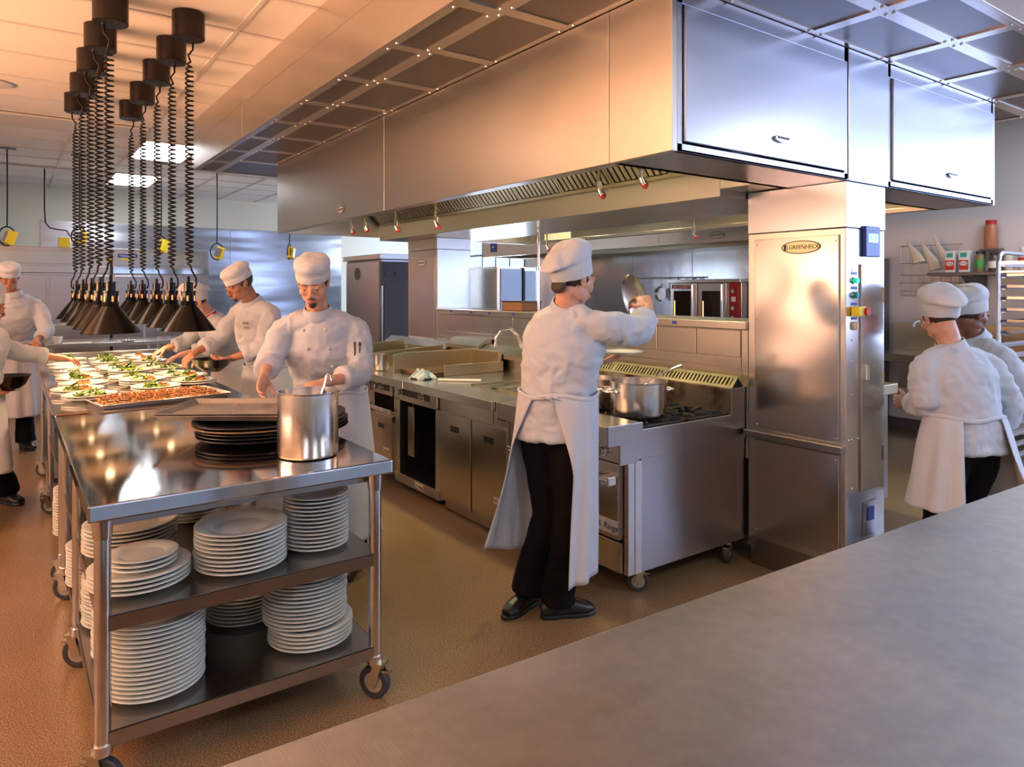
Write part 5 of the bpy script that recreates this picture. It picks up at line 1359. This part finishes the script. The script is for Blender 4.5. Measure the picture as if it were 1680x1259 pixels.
def hand_shapes(w, d, n, th, curl=.5, spread=.07, sc=1.0):
    """hand: wrist w, direction d, palm normal n, thumb side vector th"""
    m = MB(); d = Vector(d).normalized(); n = Vector(n); n = (n-d*n.dot(d)).normalized(); s_ = Vector(th); s_ = (s_-d*s_.dot(d)-n*s_.dot(n)).normalized()
    w = Vector(w)
    etube(m, [w-d*.03, w, w+d*.03, w+d*.06, w+d*.088], [.022*sc, .020*sc, .0165*sc, .0155*sc, .011*sc], [.027*sc, .029*sc, .038*sc, .042*sc, .040*sc], s_, 18)
    L_ = [.070, .079, .074, .058]; cur = curl if isinstance(curl, (list, tuple)) else [curl, curl*1.05, curl*1.15, curl*1.3]
    for k in range(4):
        off = (.030-.0195*k)*sc; b = w+d*(.084-.004*abs(k-1.3))*sc+s_*off
        dr = (d+s_*(spread*(1.5-k)/1.5)).normalized(); pts = [b-dr*.014, b]; a = cur[k]*.55; cdir = dr; p = b
        for q, fr in enumerate((.42, .32, .26)):
            cdir = (dr*cos(a)+n*sin(a)).normalized(); p = p+cdir*L_[k]*fr*sc; pts.append(p.copy()); a += cur[k]*(1.0 if q == 0 else .8)
        m.tube(pts, [.0095*sc, .0092*sc, .0085*sc, .0078*sc, .0062*sc], 10); m.ell(pts[-1], (.0063*sc,)*3, 8, 6)
    b = w+d*.022*sc+s_*.026*sc
    t1 = (d*.62+s_*.72+n*.25).normalized(); t2 = (d*.86+s_*.25+n*.45).normalized()
    pts = [b-s_*.012, b+t1*.022*sc, b+t1*.045*sc, b+t1*.045*sc+t2*.028*sc, b+t1*.045*sc+t2*.050*sc]
    m.tube(pts, [.015*sc, .0135*sc, .0108*sc, .0098*sc, .0075*sc], 10); m.ell(pts[-1], (.0078*sc,)*3, 8, 6)
    return m
class Person: pass
def person(lab, S, skin=SKIN_LIGHT, vox=.011, fine=.0045, seed=1, female=False, hat='beret', sleeves_up=True, jacket_m=None, hair_m=None):
    """S: joints in world coordinates"""
    P = Person(); P.S = S
    tf = Vector(S['tf']).normalized(); side = tf.cross(Vector((0, 0, 1))).normalized()      # person's right-hand side
    base = Vector((S['pel'][0], S['pel'][1], 0))
    t = thing('person', lab, 'person', base); P.t = t; P.side = side; P.tf = tf
    pel, chest, neck, head = (Vector(S[k]) for k in ('pel', 'chest', 'neck', 'head'))
    waist = Vector(S.get('waist', pel.lerp(chest, .36)))
    shR, shL = Vector(S['shR']), Vector(S['shL']); k_ = S.get('k', 1.0)
    up = Vector(S.get('hu', (0, 0, 1))); hf = Vector(S['hf']).normalized(); Mh = Matrix.Translation(head) @ frame(hf, up)
    P.Mh = Mh; P.head = head
    hips = [pel+side*.085*k_-V3(0, 0, .03), pel-side*.085*k_-V3(0, 0, .03)]
    legs = [(hips[0], Vector(S['kR']), Vector(S['aR'])), (hips[1], Vector(S['kL']), Vector(S['aL']))]
    arms = [(shR, Vector(S['elR']), Vector(S['wrR'])), (shL, Vector(S['elL']), Vector(S['wrL']))]
    # ---- body
    b = MB()
    etube(b, catmull([pel-V3(0, 0, .08), pel, waist, chest, neck-(neck-chest)*.18, neck]), lerp_list([.08, .10, .09, .10, .055, .048]), lerp_list([.12, .15, .125, .14, .08, .05]), side)
    hb = Mh @ V3(0, -.022, -.05)
    b.tube([neck-(neck-chest).normalized()*.05, neck.lerp(hb, .5), hb, Mh @ V3(0, -.01, .0)], [.062*k_, .056*k_, .055*k_, .05*k_], 18)
    for sh, el, wr in arms:
        b.tube(catmull([neck.lerp(sh, .45)-V3(0, 0, .06), sh-V3(0, 0, .02), sh.lerp(el, .5), el, el.lerp(wr, .4), wr, wr+(wr-el).normalized()*.02], 3), lerp_list([.030, .034, .036, .034, .034, .026, .023], 3), 14)
    for h_, kn, an in legs:
        b.tube(catmull([h_+V3(0, 0, .04), h_.lerp(kn, .5), kn, kn.lerp(an, .4), an], 3), lerp_list([.070, .062, .046, .042, .032], 3), 14)
    vs, fs = fused(b, .014, 2)
    B = MB().add(vs, fs)
    hm = MB(); head_shapes(hm, Mh, S.get('hs', 1.0), female)
    hm.tube([neck-(neck-chest).normalized()*.03, neck.lerp(hb, .5), hb, Mh @ V3(0, -.02, -.01)], [.054*k_, .052*k_, .052*k_, .045*k_], 18)
    vs, fs = fused(hm, fine, 4, None, .5); B.add(vs, fs)
    P.hands = {}
    for q, (sh, el, wr) in zip('RL', arms):
        hd = S.get('hand'+q)
        if hd:
            d, n, th, curl = hd
            m = hand_shapes(wr, d, n, th, curl, sc=S.get('hsc', .95))
            m.tube([wr-(wr-el).normalized()*.06, wr, wr+Vector(d).normalized()*.02], [.028, .024, .022], 14)
            vs, fs = fused(m, fine*.92, 1); B.add(vs, fs)
    P.body = B.build('body', skin, t, smooth=4)
    # ---- face details
    er = MB(); eyes = []
    for s_ in (-1, 1):
        m = MB(); c = Mh @ V3(s_*.032, .0765, -.001)
        m.mi = 0; m.ell(c, (.0108,)*3, 14, 10); m.mi = 1; m.ell(Mh @ V3(s_*.032, .0822, -.0050), (.0062,)*3, 10, 8)
        m.build('eye', [EYEW, INK], P.body, smooth=4)
        m = MB(); m.tube([Mh @ V3(s_*x, y, z) for x, y, z in ((.012, .092, .019), (.026, .0925, .0245), (.042, .0860, .0225), (.052, .0765, .016))], [.0022, .0042, .0036, .0016], 8, ry=.6)
        m.build('eyebrow', hair_m or HAIR, P.body, smooth=4)
    LIPS = bpy.data.materials.get('lips') or mat('lips', (.42, .13, .11), .4)
    m2 = MB(); m2.ell(V3(0, 0, 0), (.019, .0055, .0040), 14, 8); m2.xform(Mh @ Matrix.Translation((0, .0985, -.0575)))
    m3 = MB(); m3.ell(V3(0, 0, 0), (.016, .0055, .0048), 14, 8); m3.xform(Mh @ Matrix.Translation((0, .097, -.0655)))
    m2.add([Vector(p) for p in m3.v], m3.f).build('lips', LIPS, P.body, smooth=4)
    # ---- hair: a shell over the back of the skull
    hh = MB(); M_ = MB(); M_.ell(V3(0, -.014, .030), (.0775, .0965, .086), 36, 26)
    keep = []
    for f in M_.f:
        c = sum((Vector(M_.v[i]) for i in f), Vector())/len(f)
        low = -.055 if abs(c.x) < .055 else -.04
        if c.y < .025 and c.z > (low if c.y < -.02 else -.028) or c.z > .045: keep.append(f)
    M_.f = keep; M_.m = [0]*len(keep); M_.xform(Mh)
    M_.build('hair', hair_m or HAIR, P.body, smooth=4, solid=.006)
    # ---- trousers
    tr = MB(); r0 = S.get('trk', 1.0)
    etube(tr, [pel+V3(0, 0, .06), pel, pel-V3(0, 0, .07), pel-V3(0, 0, .12)], [.11, .125, .115, .07], [.15, .165, .16, .13], side)
    for h_, kn, an in legs:
        lo = an+V3(0, 0, .005)
        tr.tube(catmull([h_+V3(0, 0, .05), h_.lerp(kn, .35), h_.lerp(kn, .72), kn, kn.lerp(an, .45), kn.lerp(an, .85), lo-V3(0, 0, .03)], 3), lerp_list([.10*r0, .098*r0, .080*r0, .073*r0, .072*r0, .082*r0, .092*r0], 3), 18)
    vs, fs = fused(tr, .012, 3, folds(.010, (5, 5, 9), seed+7)); MB().add(vs, fs).build('trousers', TROUS, t, smooth=4)
    # ---- shoes
    for q, (h_, kn, an) in zip('RL', legs):
        td = Vector(S.get('toe'+q, tf)); hz = td.z; td = Vector((td.x, td.y, 0)).normalized(); sd = td.cross(V3(0, 0, 1)); z0 = S.get('lift'+q, 0)
        m = MB(); an0 = Vector((an.x, an.y, z0))
        M4 = Matrix(((sd.x, td.x, 0, an0.x), (sd.y, td.y, 0, an0.y), (0, 0, 1, z0), (0, 0, 0, 1)))
        s2 = MB()
        etube(s2, [V3(0, -.085, .038), V3(0, -.06, .045), V3(0, 0, .050), V3(0, .07, .043), V3(0, .13, .034), V3(0, .175, .028)], [.030, .045, .050, .042, .032, .018], [.030, .038, .038, .044, .046, .030], (1, 0, 0), 18)
        s2.tube([V3(0, -.03, .05), V3(0, -.03, .11)], [.045, .043], 14)
        s2.v = [(p[0], p[1], max(p[2], .006)) for p in s2.v]
        s2.xform(M4); vs, fs = fused(s2, .007, 2); sh_ = MB().add(vs, fs).build('shoe', SHOE, t, smooth=4)
        s3 = MB(); out = [(.0, -.092), (.028, -.08), (.036, -.03), (.036, .03), (.047, .09), (.046, .14), (.024, .185), (-.010, .19), (-.040, .15), (-.044, .09), (-.034, .03), (-.036, -.03), (-.028, -.08)]
        s3.prism(out, 'z', 0.0, .020); s3.xform(M4); s3.build('sole', RUBBER if False else BLACK, sh_, bevel=.005)
    # ---- jacket
    j = MB(); jm = jacket_m or JACKET
    bx_ = S.get('jw', 1.0); dn = (neck-chest).normalized()
    hem = Vector(S.get('hem', pel-V3(0, 0, .06)))
    etube(j, catmull([hem, pel, waist, waist.lerp(chest, .55), chest, chest.lerp(neck, .55), neck-dn*.015]), lerp_list([.150*bx_, .140*bx_, .128*bx_, .140*bx_, .145*bx_, .115, .066]),
          lerp_list([.195*bx_, .190*bx_, .175*bx_, .190*bx_, .195*bx_, .155, .074]), side, 30)
    etube(j, [shR.lerp(neck, .0), shR.lerp(neck, .45)-V3(0, 0, .015), neck-dn*.07, shL.lerp(neck, .45)-V3(0, 0, .015), shL], [.050, .066, .082, .066, .050], [.050, .060, .072, .060, .050], (0, 0, 1), 18)
    cuffs = []
    for sh, el, wr in arms:
        e1 = el.lerp(wr, .55) if sleeves_up else el.lerp(wr, .88)
        pts = catmull([sh.lerp(neck, .15), sh.lerp(el, .12), sh.lerp(el, .5), el-(el-sh).normalized()*.02, el.lerp(wr, .25), e1], 3)
        j.tube(pts, lerp_list([.056, .066, .068, .064, .062, .060], 3), 18)
        cuffs.append((el, wr, e1))
    vs, fs = fused(j, vox, 3, folds2(seed)); P.jacket = MB().add(vs, fs).build('jacket', jm, t, smooth=4)
    for el, wr, e1 in cuffs:
        ax = (wr-el).normalized(); m = MB()
        u = ax.cross(V3(0, 0, 1)) if abs(ax.z) < .9 else ax.cross(V3(1, 0, 0))
        m.tube([e1-ax*.055, e1-ax*.04, e1-ax*.0, e1+ax*.012, e1+ax*.010, e1-ax*.02], [.060, .067, .067, .062, .052, .050], 20, False)
        m.build('cuff', jm, P.jacket, smooth=4, sub=1)
    # collar band
    cdir = (hb-neck).normalized(); m = MB()
    cc = neck-cdir*.025
    m.tube([cc-cdir*.01, cc+cdir*.015, cc+cdir*.045, cc+cdir*.050], [.082*k_, .074*k_, .068*k_, .066*k_], 24, False); m.build('collar', jm, P.jacket, smooth=4, solid=.006)
    # ---- hat
    hm = MB(); nz = seed*3.7
    if hat == 'beret':
        prof = [(.079, .029), (.082, .038), (.084, .075), (.086, .082), (.090, .088), (.092, .105), (.086, .120), (.066, .134), (.035, .140), (0, .141)]
        hm.lathe([(r_, z) for r_, z in prof], n=40, sx=1.0, sy=1.22)
        hm.v = [(x, y-.012, z*1.0+(.012 if y < 0 else 0)*0+.010*noise.noise(V3(x*22, y*22, z*22+nz))-.05*y) for x, y, z in hm.v]
        hm.xform(Mh); h_ = hm.build('chef_hat', HATW, t, smooth=4, solid=.004, sub=1)
        bd = MB(); bd.lathe([(.0835, .027), (.0845, .031), (.0865, .060), (.0855, .064)], n=40, sy=1.21)
        bd.v = [(x, y-.012, z-.05*y) for x, y, z in bd.v]; bd.xform(Mh); bd.build('hat_band', HATW, h_, smooth=4, solid=.004)
    else:
        # soft crown in a wide band, the whole hat tipped back over the nape
        n = 48; R_ = [(.084, .0), (.087, .02), (.092, .062), (.098, .070), (.107, .085), (.108, .105), (.098, .128), (.075, .147), (.042, .158), (.018, .161), (0, .161)]
        hm.lathe(R_, n=n, sx=.94, sy=1.16)
        def slouch(x, y, z):
            t_ = min(1, max(0, (z-.062)/.05)); nn = noise.noise(V3(x*15+nz, y*15, z*15)); n2 = noise.noise(V3(x*36+nz, y*36, z*26))
            s_ = 1+(.12*nn+.07*n2)*t_
            sag = t_*max(0, -y)*.45
            return (x*s_, y*s_-t_*.012-sag*.35, z*(1+.10*nn*t_)-sag+(.012 if y > 0 else 0)*t_)
        T_ = Matrix.Translation((0, -.012, .012)) @ Matrix.Rotation(radians(27), 4, 'X')
        hm.v = [slouch(*p) for p in hm.v]; hm.xform(Mh @ T_); h_ = hm.build('chef_hat', HATW, t, smooth=4, solid=.004, sub=1)
        bd = MB(); bd.lathe([(.086, -.004), (.0885, .0), (.0945, .060), (.093, .066)], n=48, sx=.94, sy=1.155)
        bd.v = [(x, y, z+.005*noise.noise(V3(x*20, y*20, z*9))) for x, y, z in bd.v]; bd.xform(Mh @ T_); bd.build('hat_band', HATW, h_, smooth=4, solid=.004)
    return P
def apron(P, z_top, z_hem, a0, a1, r_top=(.15, .20), r_hem=(.22, .30), flareL=0, flareR=0, seed=3, lean=(0, 0), centre=None, hemL=0, hemR=0, opn=0):
    """waist apron: an open skirt from angle a0 to a1 measured from the front (positive = person's left)"""
    t, tf, side = P.t, P.tf, P.side; c0 = Vector(centre or P.S.get('waist', P.S['pel'])); m = MB(); nu, nv = 72, 34
    for i in range(nv+1):
        v = i/nv; z = z_top+(z_hem-z_top)*v
        rd = r_top[0]+(r_hem[0]-r_top[0])*v**.8; rw = r_top[1]+(r_hem[1]-r_top[1])*v**.8
        for k in range(nu+1):
            u = k/nu; o_ = max(0, 1-v/.42)**1.3*opn; a = (a0-o_)+(a1-a0+2*o_)*u
            fl = flareR*max(0, 1-u*4)**1.3+flareL*max(0, (u-.75)*4)**1.3
            fold = 1+(.055*sin(a*9+seed+1.5*sin(a*3))+.05*noise.noise(V3(cos(a)*2.5, sin(a)*2.5, v*2+seed)))*v**.7
            d = tf*cos(a)*rd*fold-side*sin(a)*(rw*fold)
            d = d*(1+fl*v*v)
            zz = z+(hemL*max(0, (u-.6)/.4)**2+hemR*max(0, 1-u/.4)**2)*v
            m.v.append((c0.x+d.x+lean[0]*v, c0.y+d.y+lean[1]*v, zz))
    W_ = nu+1
    for i in range(nv):
        for k in range(nu): m.f.append((i*W_+k, i*W_+k+1, (i+1)*W_+k+1, (i+1)*W_+k)); m.m.append(0)
    ap = m.build('apron', APRON, t, smooth=4, solid=.003)
    # waistband and tie
    b = MB(); n = 48
    pts = [c0+tf*(r_top[0]+.001)*cos(2*pi*k/n)-side*(r_top[1]+.001)*sin(2*pi*k/n)+V3(0, 0, z_top-c0.z+.004*sin(4*2*pi*k/n)) for k in range(n+1)]
    b.tube(pts, .005, 8, up=(0, 0, 1)); b.v = [(x, y, z_top+(z-z_top)*2.4) for x, y, z in b.v]
    b.build('apron_tie', APRON, ap, smooth=4)
    return ap
# ---------------------------------------------------------------- the woman at the range
W = dict(tf=(.90, .42, 0), pel=(2.085, 2.56, .94), waist=(2.088, 2.54, 1.09), chest=(2.095, 2.505, 1.33), neck=(2.088, 2.475, 1.495), head=(2.096, 2.435, 1.615),
         hf=(.97, .02, -.18), hu=(.05, 0, 1), shR=(2.13, 2.335, 1.415), shL=(2.045, 2.615, 1.385), elR=(2.335, 2.262, 1.372), wrR=(2.505, 2.365, 1.475),
         elL=(2.185, 2.70, 1.155), wrL=(2.42, 2.655, 1.195), kR=(2.12, 2.49, .52), kL=(2.10, 2.64, .50), aR=(2.14, 2.60, .10), aL=(2.085, 2.77, .11),
         toeR=(.93, -.36, 0), toeL=(-.85, -.25, 0), liftL=.0, handR=((.25, .55, .55), (.45, .45, -.75), (-.5, .7, .2), .9), handL=((.85, -.5, .12), (0, 0, 1), (-.4, -.9, 0), .25),
         jw=1.0, trk=.93, hem=(2.085, 2.56, .875))
PW = person('woman chef seen from behind at the range, lifting a pot lid', W, SKIN_LIGHT, .009, .0045, 2, True, 'toque')
apron(PW, 1.085, .27, -2.32, 2.25, (.146, .194), (.205, .218), opn=.62, flareL=.35, flareR=.03, hemL=.10, hemR=-.02, seed=5, lean=(-.035, .025))
m = MB(); s_ = Vector((.42, -.90, 0)); kn = Vector(W['waist'])-PW.tf*.148-PW.side*-.03
m.ell(kn+V3(0, 0, -.004), (.016, .018, .014), 12, 8)
for q, (dx, dz) in enumerate(((-.05, -.008), (.055, -.012), (.025, -.05))):
    m.tube([kn, kn+PW.side*dx*.5+V3(0, 0, dz*.3), kn+PW.side*dx+V3(0, 0, dz)], [.007, .010, .006], 8, ry=.5)
m.build('apron_knot', APRON, PW.t, smooth=4)
m = MB().ell(PW.Mh @ V3(.080, -.004, -.030), (.003,)*3, 8, 6); m.build('earring', S_CHROME, PW.body, smooth=4)
bun = MB(); bun.ell(V3(0, -.085, -.045), (.045, .022, .035), 14, 10); bun.xform(PW.Mh); bun.build('hair_knot', HAIR, PW.body, smooth=4)
t = thing('pot_lid', 'round steel pot lid held up in her right hand', 'lid', (2.535, 2.47, 1.50))
Ml = Matrix.Translation((2.560, 2.490, 1.515)) @ frame(V3(-.30, .16, 1).normalized() if False else V3(-.15, .25, .95), V3(.30, -.90, .25))
m = MB(); m.lathe([(0, .018), (.06, .016), (.118, .004), (.132, .001), (.138, -.004), (.136, -.007), (.118, 0), (.06, .011), (0, .013)], n=48); m.xform(Ml); m.build('lid_disc', S_POT, t, smooth=.9)
m = MB(); m.tube([V3(-.03, 0, .016), V3(-.026, 0, .040), V3(0, 0, .048), V3(.026, 0, .040), V3(.03, 0, .016)], .005, 8); m.xform(Ml); m.build('handle', S_CHROME, t, smooth=4)
pd = plate_proto(.112, 'plate'); pd.location = (2.565, 2.605, 1.235); tag(pd, 'white plate held level over the pots by the woman at the range', 'plate')
# ---------------------------------------------------------------- man with goatee behind the canister
G = dict(tf=(-.48, -.88, 0), pel=(1.50, 3.82, .86), waist=(1.465, 3.785, 1.02), chest=(1.385, 3.70, 1.27), neck=(1.335, 3.635, 1.455), head=(1.285, 3.56, 1.605),
         hf=(-.46, -.82, -.40), hu=(-.12, -.15, 1), shR=(1.195, 3.745, 1.365), shL=(1.535, 3.60, 1.365), elR=(1.115, 3.745, 1.19), wrR=(1.035, 3.56, 1.145),
         elL=(1.535, 3.50, 1.12), wrL=(1.275, 3.385, 1.105), kR=(1.49, 3.88, .47), kL=(1.56, 3.74, .47), aR=(1.50, 3.93, .10), aL=(1.56, 3.70, .10), toeR=(-.85, -.5, 0), toeL=(-.6, -.8, 0),
         handR=((-.30, -.35, -.90), (.55, -.70, .1), (.5, -.45, .1), .45), handL=((-.92, -.35, -.12), (-.1, .3, -.95), (-.3, -.85, .3), .5), jw=1.02)
PG = person('man with goatee in white jacket leaning over the trays behind the canister', G, SKIN_LIGHT, .009, .0045, 11)
apron(PG, 1.0, .20, -2.9, 2.9, (.15, .20), (.21, .27), seed=1)
GOAT = HAIR
m = MB(); m.ell(V3(0, .084, -.089), (.020, .014, .020), 14, 10); m.ell(V3(0, .100, -.0505), (.022, .005, .0035), 12, 6)
for s_ in (-1, 1): m.tube([V3(s_*.020, .095, -.052), V3(s_*.025, .086, -.066), V3(s_*.019, .085, -.080)], .0018, 6)
m.xform(PG.Mh); m.build('goatee', HAIR, PG.body, smooth=4)
def on_front(P, x, z_, push=.0):
    """point on the jacket's front: x to the person's left, z up"""
    S = P.S; c = Vector(S['waist']) if 'waist' in S else Vector(S['pel']); ch = Vector(S['chest']); t_ = (z_-c.z)/(ch.z-c.z); q = c.lerp(ch, t_)
    w_ = .19; d_ = .138*sqrt(max(.05, 1-(x/w_)**2))
    return q-P.side*x+P.tf*(d_+.024+push)
def button_cloth(P, x, z_):
    MB().ell(on_front(P, x, z_), (.0095,)*3, 10, 8).build('button', JACKET, P.jacket, smooth=4)
for z_ in (1.36, 1.26, 1.16, 1.07):
    for x in (-.055, .055): button_cloth(PG, x, z_)
m = MB(); a_, b_ = Vector(G['shL']), Vector(G['elL'])
pc_ = a_.lerp(b_, .52)+V3(-.05, -.055, .01)
for q in (0, 1): m.tube([pc_+V3(.022*q, -.012*q, -.05), pc_+V3(.022*q, -.012*q, .03)], .004, 6); m.ell(pc_+V3(.022*q, -.012*q, .035), (.007, .007, .012), 8, 6)
m.build('pocket_pens', INK, PG.jacket, smooth=4)
# ---------------------------------------------------------------- man in cap plating food
C_ = dict(tf=(-.95, -.30, 0), pel=(1.60, 5.37, .88), waist=(1.58, 5.35, 1.03), chest=(1.50, 5.31, 1.29), neck=(1.44, 5.27, 1.485), head=(1.345, 5.235, 1.61),
         hf=(-.86, -.22, -.46), hu=(-.25, -.05, 1), shR=(1.42, 5.50, 1.40), shL=(1.545, 5.12, 1.40), elR=(1.27, 5.60, 1.18), wrR=(1.10, 5.53, 1.10),
         elL=(1.46, 5.03, 1.16), wrL=(1.27, 5.15, 1.085), kR=(1.60, 5.48, .48), kL=(1.62, 5.28, .48), aR=(1.62, 5.5, .10), aL=(1.64, 5.27, .10),
         handR=((-.75, -.15, -.62), (-.5, 0, -.85), (-.3, -.9, 0), .7), handL=((-.93, .25, -.1), (0, .2, .98), (-.2, .3, 0), .5), jw=1.05)
PC = person('man in round white cap looking down at the served plates with a dark bowl', C_, SKIN_TAN, .011, .005, 21)
apron(PC, 1.0, .30, -2.9, 2.9, (.155, .205), (.22, .27), seed=8)
m = MB(); m.ell(V3(0, .080, -.088), (.022, .014, .018), 12, 8); m.ell(V3(0, .099, -.051), (.021, .004, .003), 10, 6); m.xform(PC.Mh); m.build('goatee', HAIR, PC.body, smooth=4)
m = MB()
for q in range(2): m.obox(on_front(PC, .085, 1.33-.035*q, .001), PC.side, V3(0, 0, 1), PC.tf, .035, .004 if q else .008, .001)
m.build('chest_print', mat('grey_thread', (.22, .18, .20), .8), PC.jacket)
BOWLM = mat('dark_mixing_bowl', (.10, .09, .09), .2, 1)
t = thing('mixing_bowl', 'dark metal bowl held by the man in the round cap', 'bowl', (1.16, 5.2, 1.03))
MB().lathe([(0, 0), (.06, .0), (.11, .04), (.135, .085), (.139, .087), (.132, .086), (.106, .043), (.058, .006), (0, .006)], (1.15, 5.19, 1.0), 40).build('bowl', BOWLM, t, smooth=.9)
# ---------------------------------------------------------------- woman bent over beyond him
D_ = dict(tf=(-.96, -.15, 0), pel=(1.66, 6.56, .84), waist=(1.62, 6.54, .98), chest=(1.48, 6.48, 1.20), neck=(1.385, 6.44, 1.355), head=(1.29, 6.41, 1.455),
         hf=(-.72, -.12, -.66), hu=(-.5, 0, .85), shR=(1.42, 6.65, 1.28), shL=(1.47, 6.28, 1.27), elR=(1.27, 6.72, 1.10), wrR=(1.10, 6.68, 1.06),
         elL=(1.36, 6.24, 1.07), wrL=(1.15, 6.28, 1.03), kR=(1.66, 6.64, .45), kL=(1.67, 6.46, .45), aR=(1.68, 6.65, .10), aL=(1.68, 6.46, .10),
         handR=((-.85, -.1, -.4), (-.3, 0, -.95), (0, -.9, 0), .5), handL=((-.9, .1, -.35), (-.3, 0, -.95), (0, .9, 0), .5), jw=.95)
PD = person('woman with tilted white hat bending over the far plates behind the heat lamps', D_, SKIN_LIGHT, .013, .006, 31, True, 'toque')
apron(PD, .97, .30, -2.9, 2.9, (.15, .20), (.2, .25), seed=2)
m = MB().lathe([(.075, 0), (.078, .012), (.07, .022)], n=24); m.xform(Matrix.Translation(Vector(D_['neck'])-V3(-.01, 0, .02)) @ frame(V3(1, 0, .6), V3(-.6, 0, 1))); m.build('red_neckerchief', RED, PD.t, smooth=4, solid=.006)
# ---------------------------------------------------------------- man at the far end of the tables
E_ = dict(tf=(.35, -.94, 0), pel=(.02, 8.36, .92), waist=(.03, 8.33, 1.07), chest=(.04, 8.26, 1.33), neck=(.03, 8.2, 1.53), head=(.0, 8.14, 1.68),
         hf=(.05, -.93, -.35), hu=(0, -.12, 1), shR=(-.15, 8.21, 1.43), shL=(.22, 8.30, 1.43), elR=(-.22, 8.06, 1.16), wrR=(-.03, 7.90, 1.09),
         elL=(.30, 8.14, 1.16), wrL=(.20, 7.93, 1.08), kR=(-.07, 8.33, .5), kL=(.12, 8.36, .5), aR=(-.08, 8.36, .10), aL=(.13, 8.40, .10),
         handR=((.5, -.8, -.2), (0, 0, -1), (.8, .5, 0), .5), handL=((.1, -.95, -.25), (0, 0, -1), (-.9, 0, 0), .5), jw=1.05)
PE = person('man in white cap and jacket standing at the far left before the refrigerators', E_, SKIN_TAN, .014, .006, 41)
apron(PE, 1.05, .35, -2.9, 2.9, (.155, .205), (.22, .27), seed=4)
# ---------------------------------------------------------------- woman at the left edge reaching in
F_ = dict(tf=(.80, .60, 0), pel=(-.22, 6.02, .86), waist=(-.20, 6.04, .99), chest=(-.16, 6.10, 1.19), neck=(-.145, 6.14, 1.335), head=(-.12, 6.17, 1.45),
         hf=(.90, .22, -.38), hu=(.25, .1, 1), shR=(-.06, 5.96, 1.245), shL=(-.19, 6.28, 1.25), elR=(-.13, 5.70, 1.05), wrR=(-.06, 5.80, .875),
         elL=(.07, 6.38, 1.09), wrL=(.34, 6.47, 1.035), kR=(-.20, 5.88, .44), kL=(-.10, 6.22, .45), aR=(-.22, 5.66, .10), aL=(-.02, 6.36, .10), toeR=(.6, -.75, 0), toeL=(.5, -.8, 0),
         handR=((.3, .9, -.05), (0, 0, 1), (-.5, .5, 0), .3), handL=((.93, .3, -.25), (0, 0, -1), (.2, -.9, 0), .5), jw=.98)
PF = person('woman at the left edge in white hat reaching over the plates with a bowl', F_, SKIN_TAN, .011, .005, 51, True, 'toque')
apron(PF, .98, .33, -3.05, 3.05, (.15, .19), (.205, .26), seed=6, lean=(0, -.03))
t = thing('mixing_bowl', 'large dark bowl held by the woman at the left edge', 'bowl', (.0, 5.95, .85))
MB().lathe([(0, 0), (.07, .0), (.115, .04), (.145, .10), (.150, .103), (.142, .102), (.111, .043), (.068, .006), (0, .006)], (-.02, 5.93, .875), 40).build('bowl', BOWLM, t, smooth=.9)
# ---------------------------------------------------------------- two chefs passing on the right
A_ = dict(tf=(.42, .90, 0), pel=(4.02, 1.57, .80), waist=(4.02, 1.58, .93), chest=(4.02, 1.615, 1.12), neck=(4.03, 1.65, 1.275), head=(4.015, 1.70, 1.42),
         hf=(.50, .78, -.38), hu=(.1, .3, 1), shR=(4.185, 1.53, 1.185), shL=(3.86, 1.70, 1.185), elR=(4.27, 1.46, .95), wrR=(4.32, 1.53, .80),
         elL=(3.84, 1.70, .97), wrL=(4.02, 1.86, .95), kR=(4.12, 1.60, .45), kL=(3.93, 1.66, .45), aR=(4.16, 1.52, .10), aL=(3.93, 1.70, .10),
         handR=((.3, .2, -.9), (-.8, 0, -.2), (.1, .9, 0), .8), handL=((.3, .8, -.1), (.6, -.3, 0), (0, .3, .9), .6), jw=1.0)
PA = person('chef with back turned in white apron striding past the control cabinet', A_, SKIN_LIGHT, .011, .005, 61, True, 'toque')
apron(PA, .92, .46, -2.7, 2.5, (.148, .2), (.24, .29), flareR=.25, seed=9)
B_ = dict(tf=(.80, -.58, 0), pel=(4.80, 1.86, .80), waist=(4.80, 1.85, .93), chest=(4.79, 1.83, 1.12), neck=(4.77, 1.82, 1.285), head=(4.745, 1.83, 1.42),
         hf=(.85, -.42, -.30), hu=(0, 0, 1), shR=(4.69, 1.66, 1.19), shL=(4.90, 2.00, 1.19), elR=(4.73, 1.54, .97), wrR=(4.88, 1.48, .88),
         elL=(5.0, 2.08, .97), wrL=(5.12, 1.95, .92), kR=(4.76, 1.76, .45), kL=(4.86, 1.94, .45), aR=(4.72, 1.74, .10), aL=(4.88, 1.96, .10),
         handR=((.8, -.3, -.1), (.3, .5, 0), (0, .3, .9), .6), handL=((.6, -.7, -.1), (-.6, -.3, 0), (0, .3, .9), .6), jw=1.0)
PB = person('dark haired chef in rounded white hat at the right, before the pan rack', B_, SKIN_DARK, .013, .006, 71, False, 'toque')
apron(PB, .92, .3, -2.9, 2.9, (.15, .2), (.22, .26), seed=7)
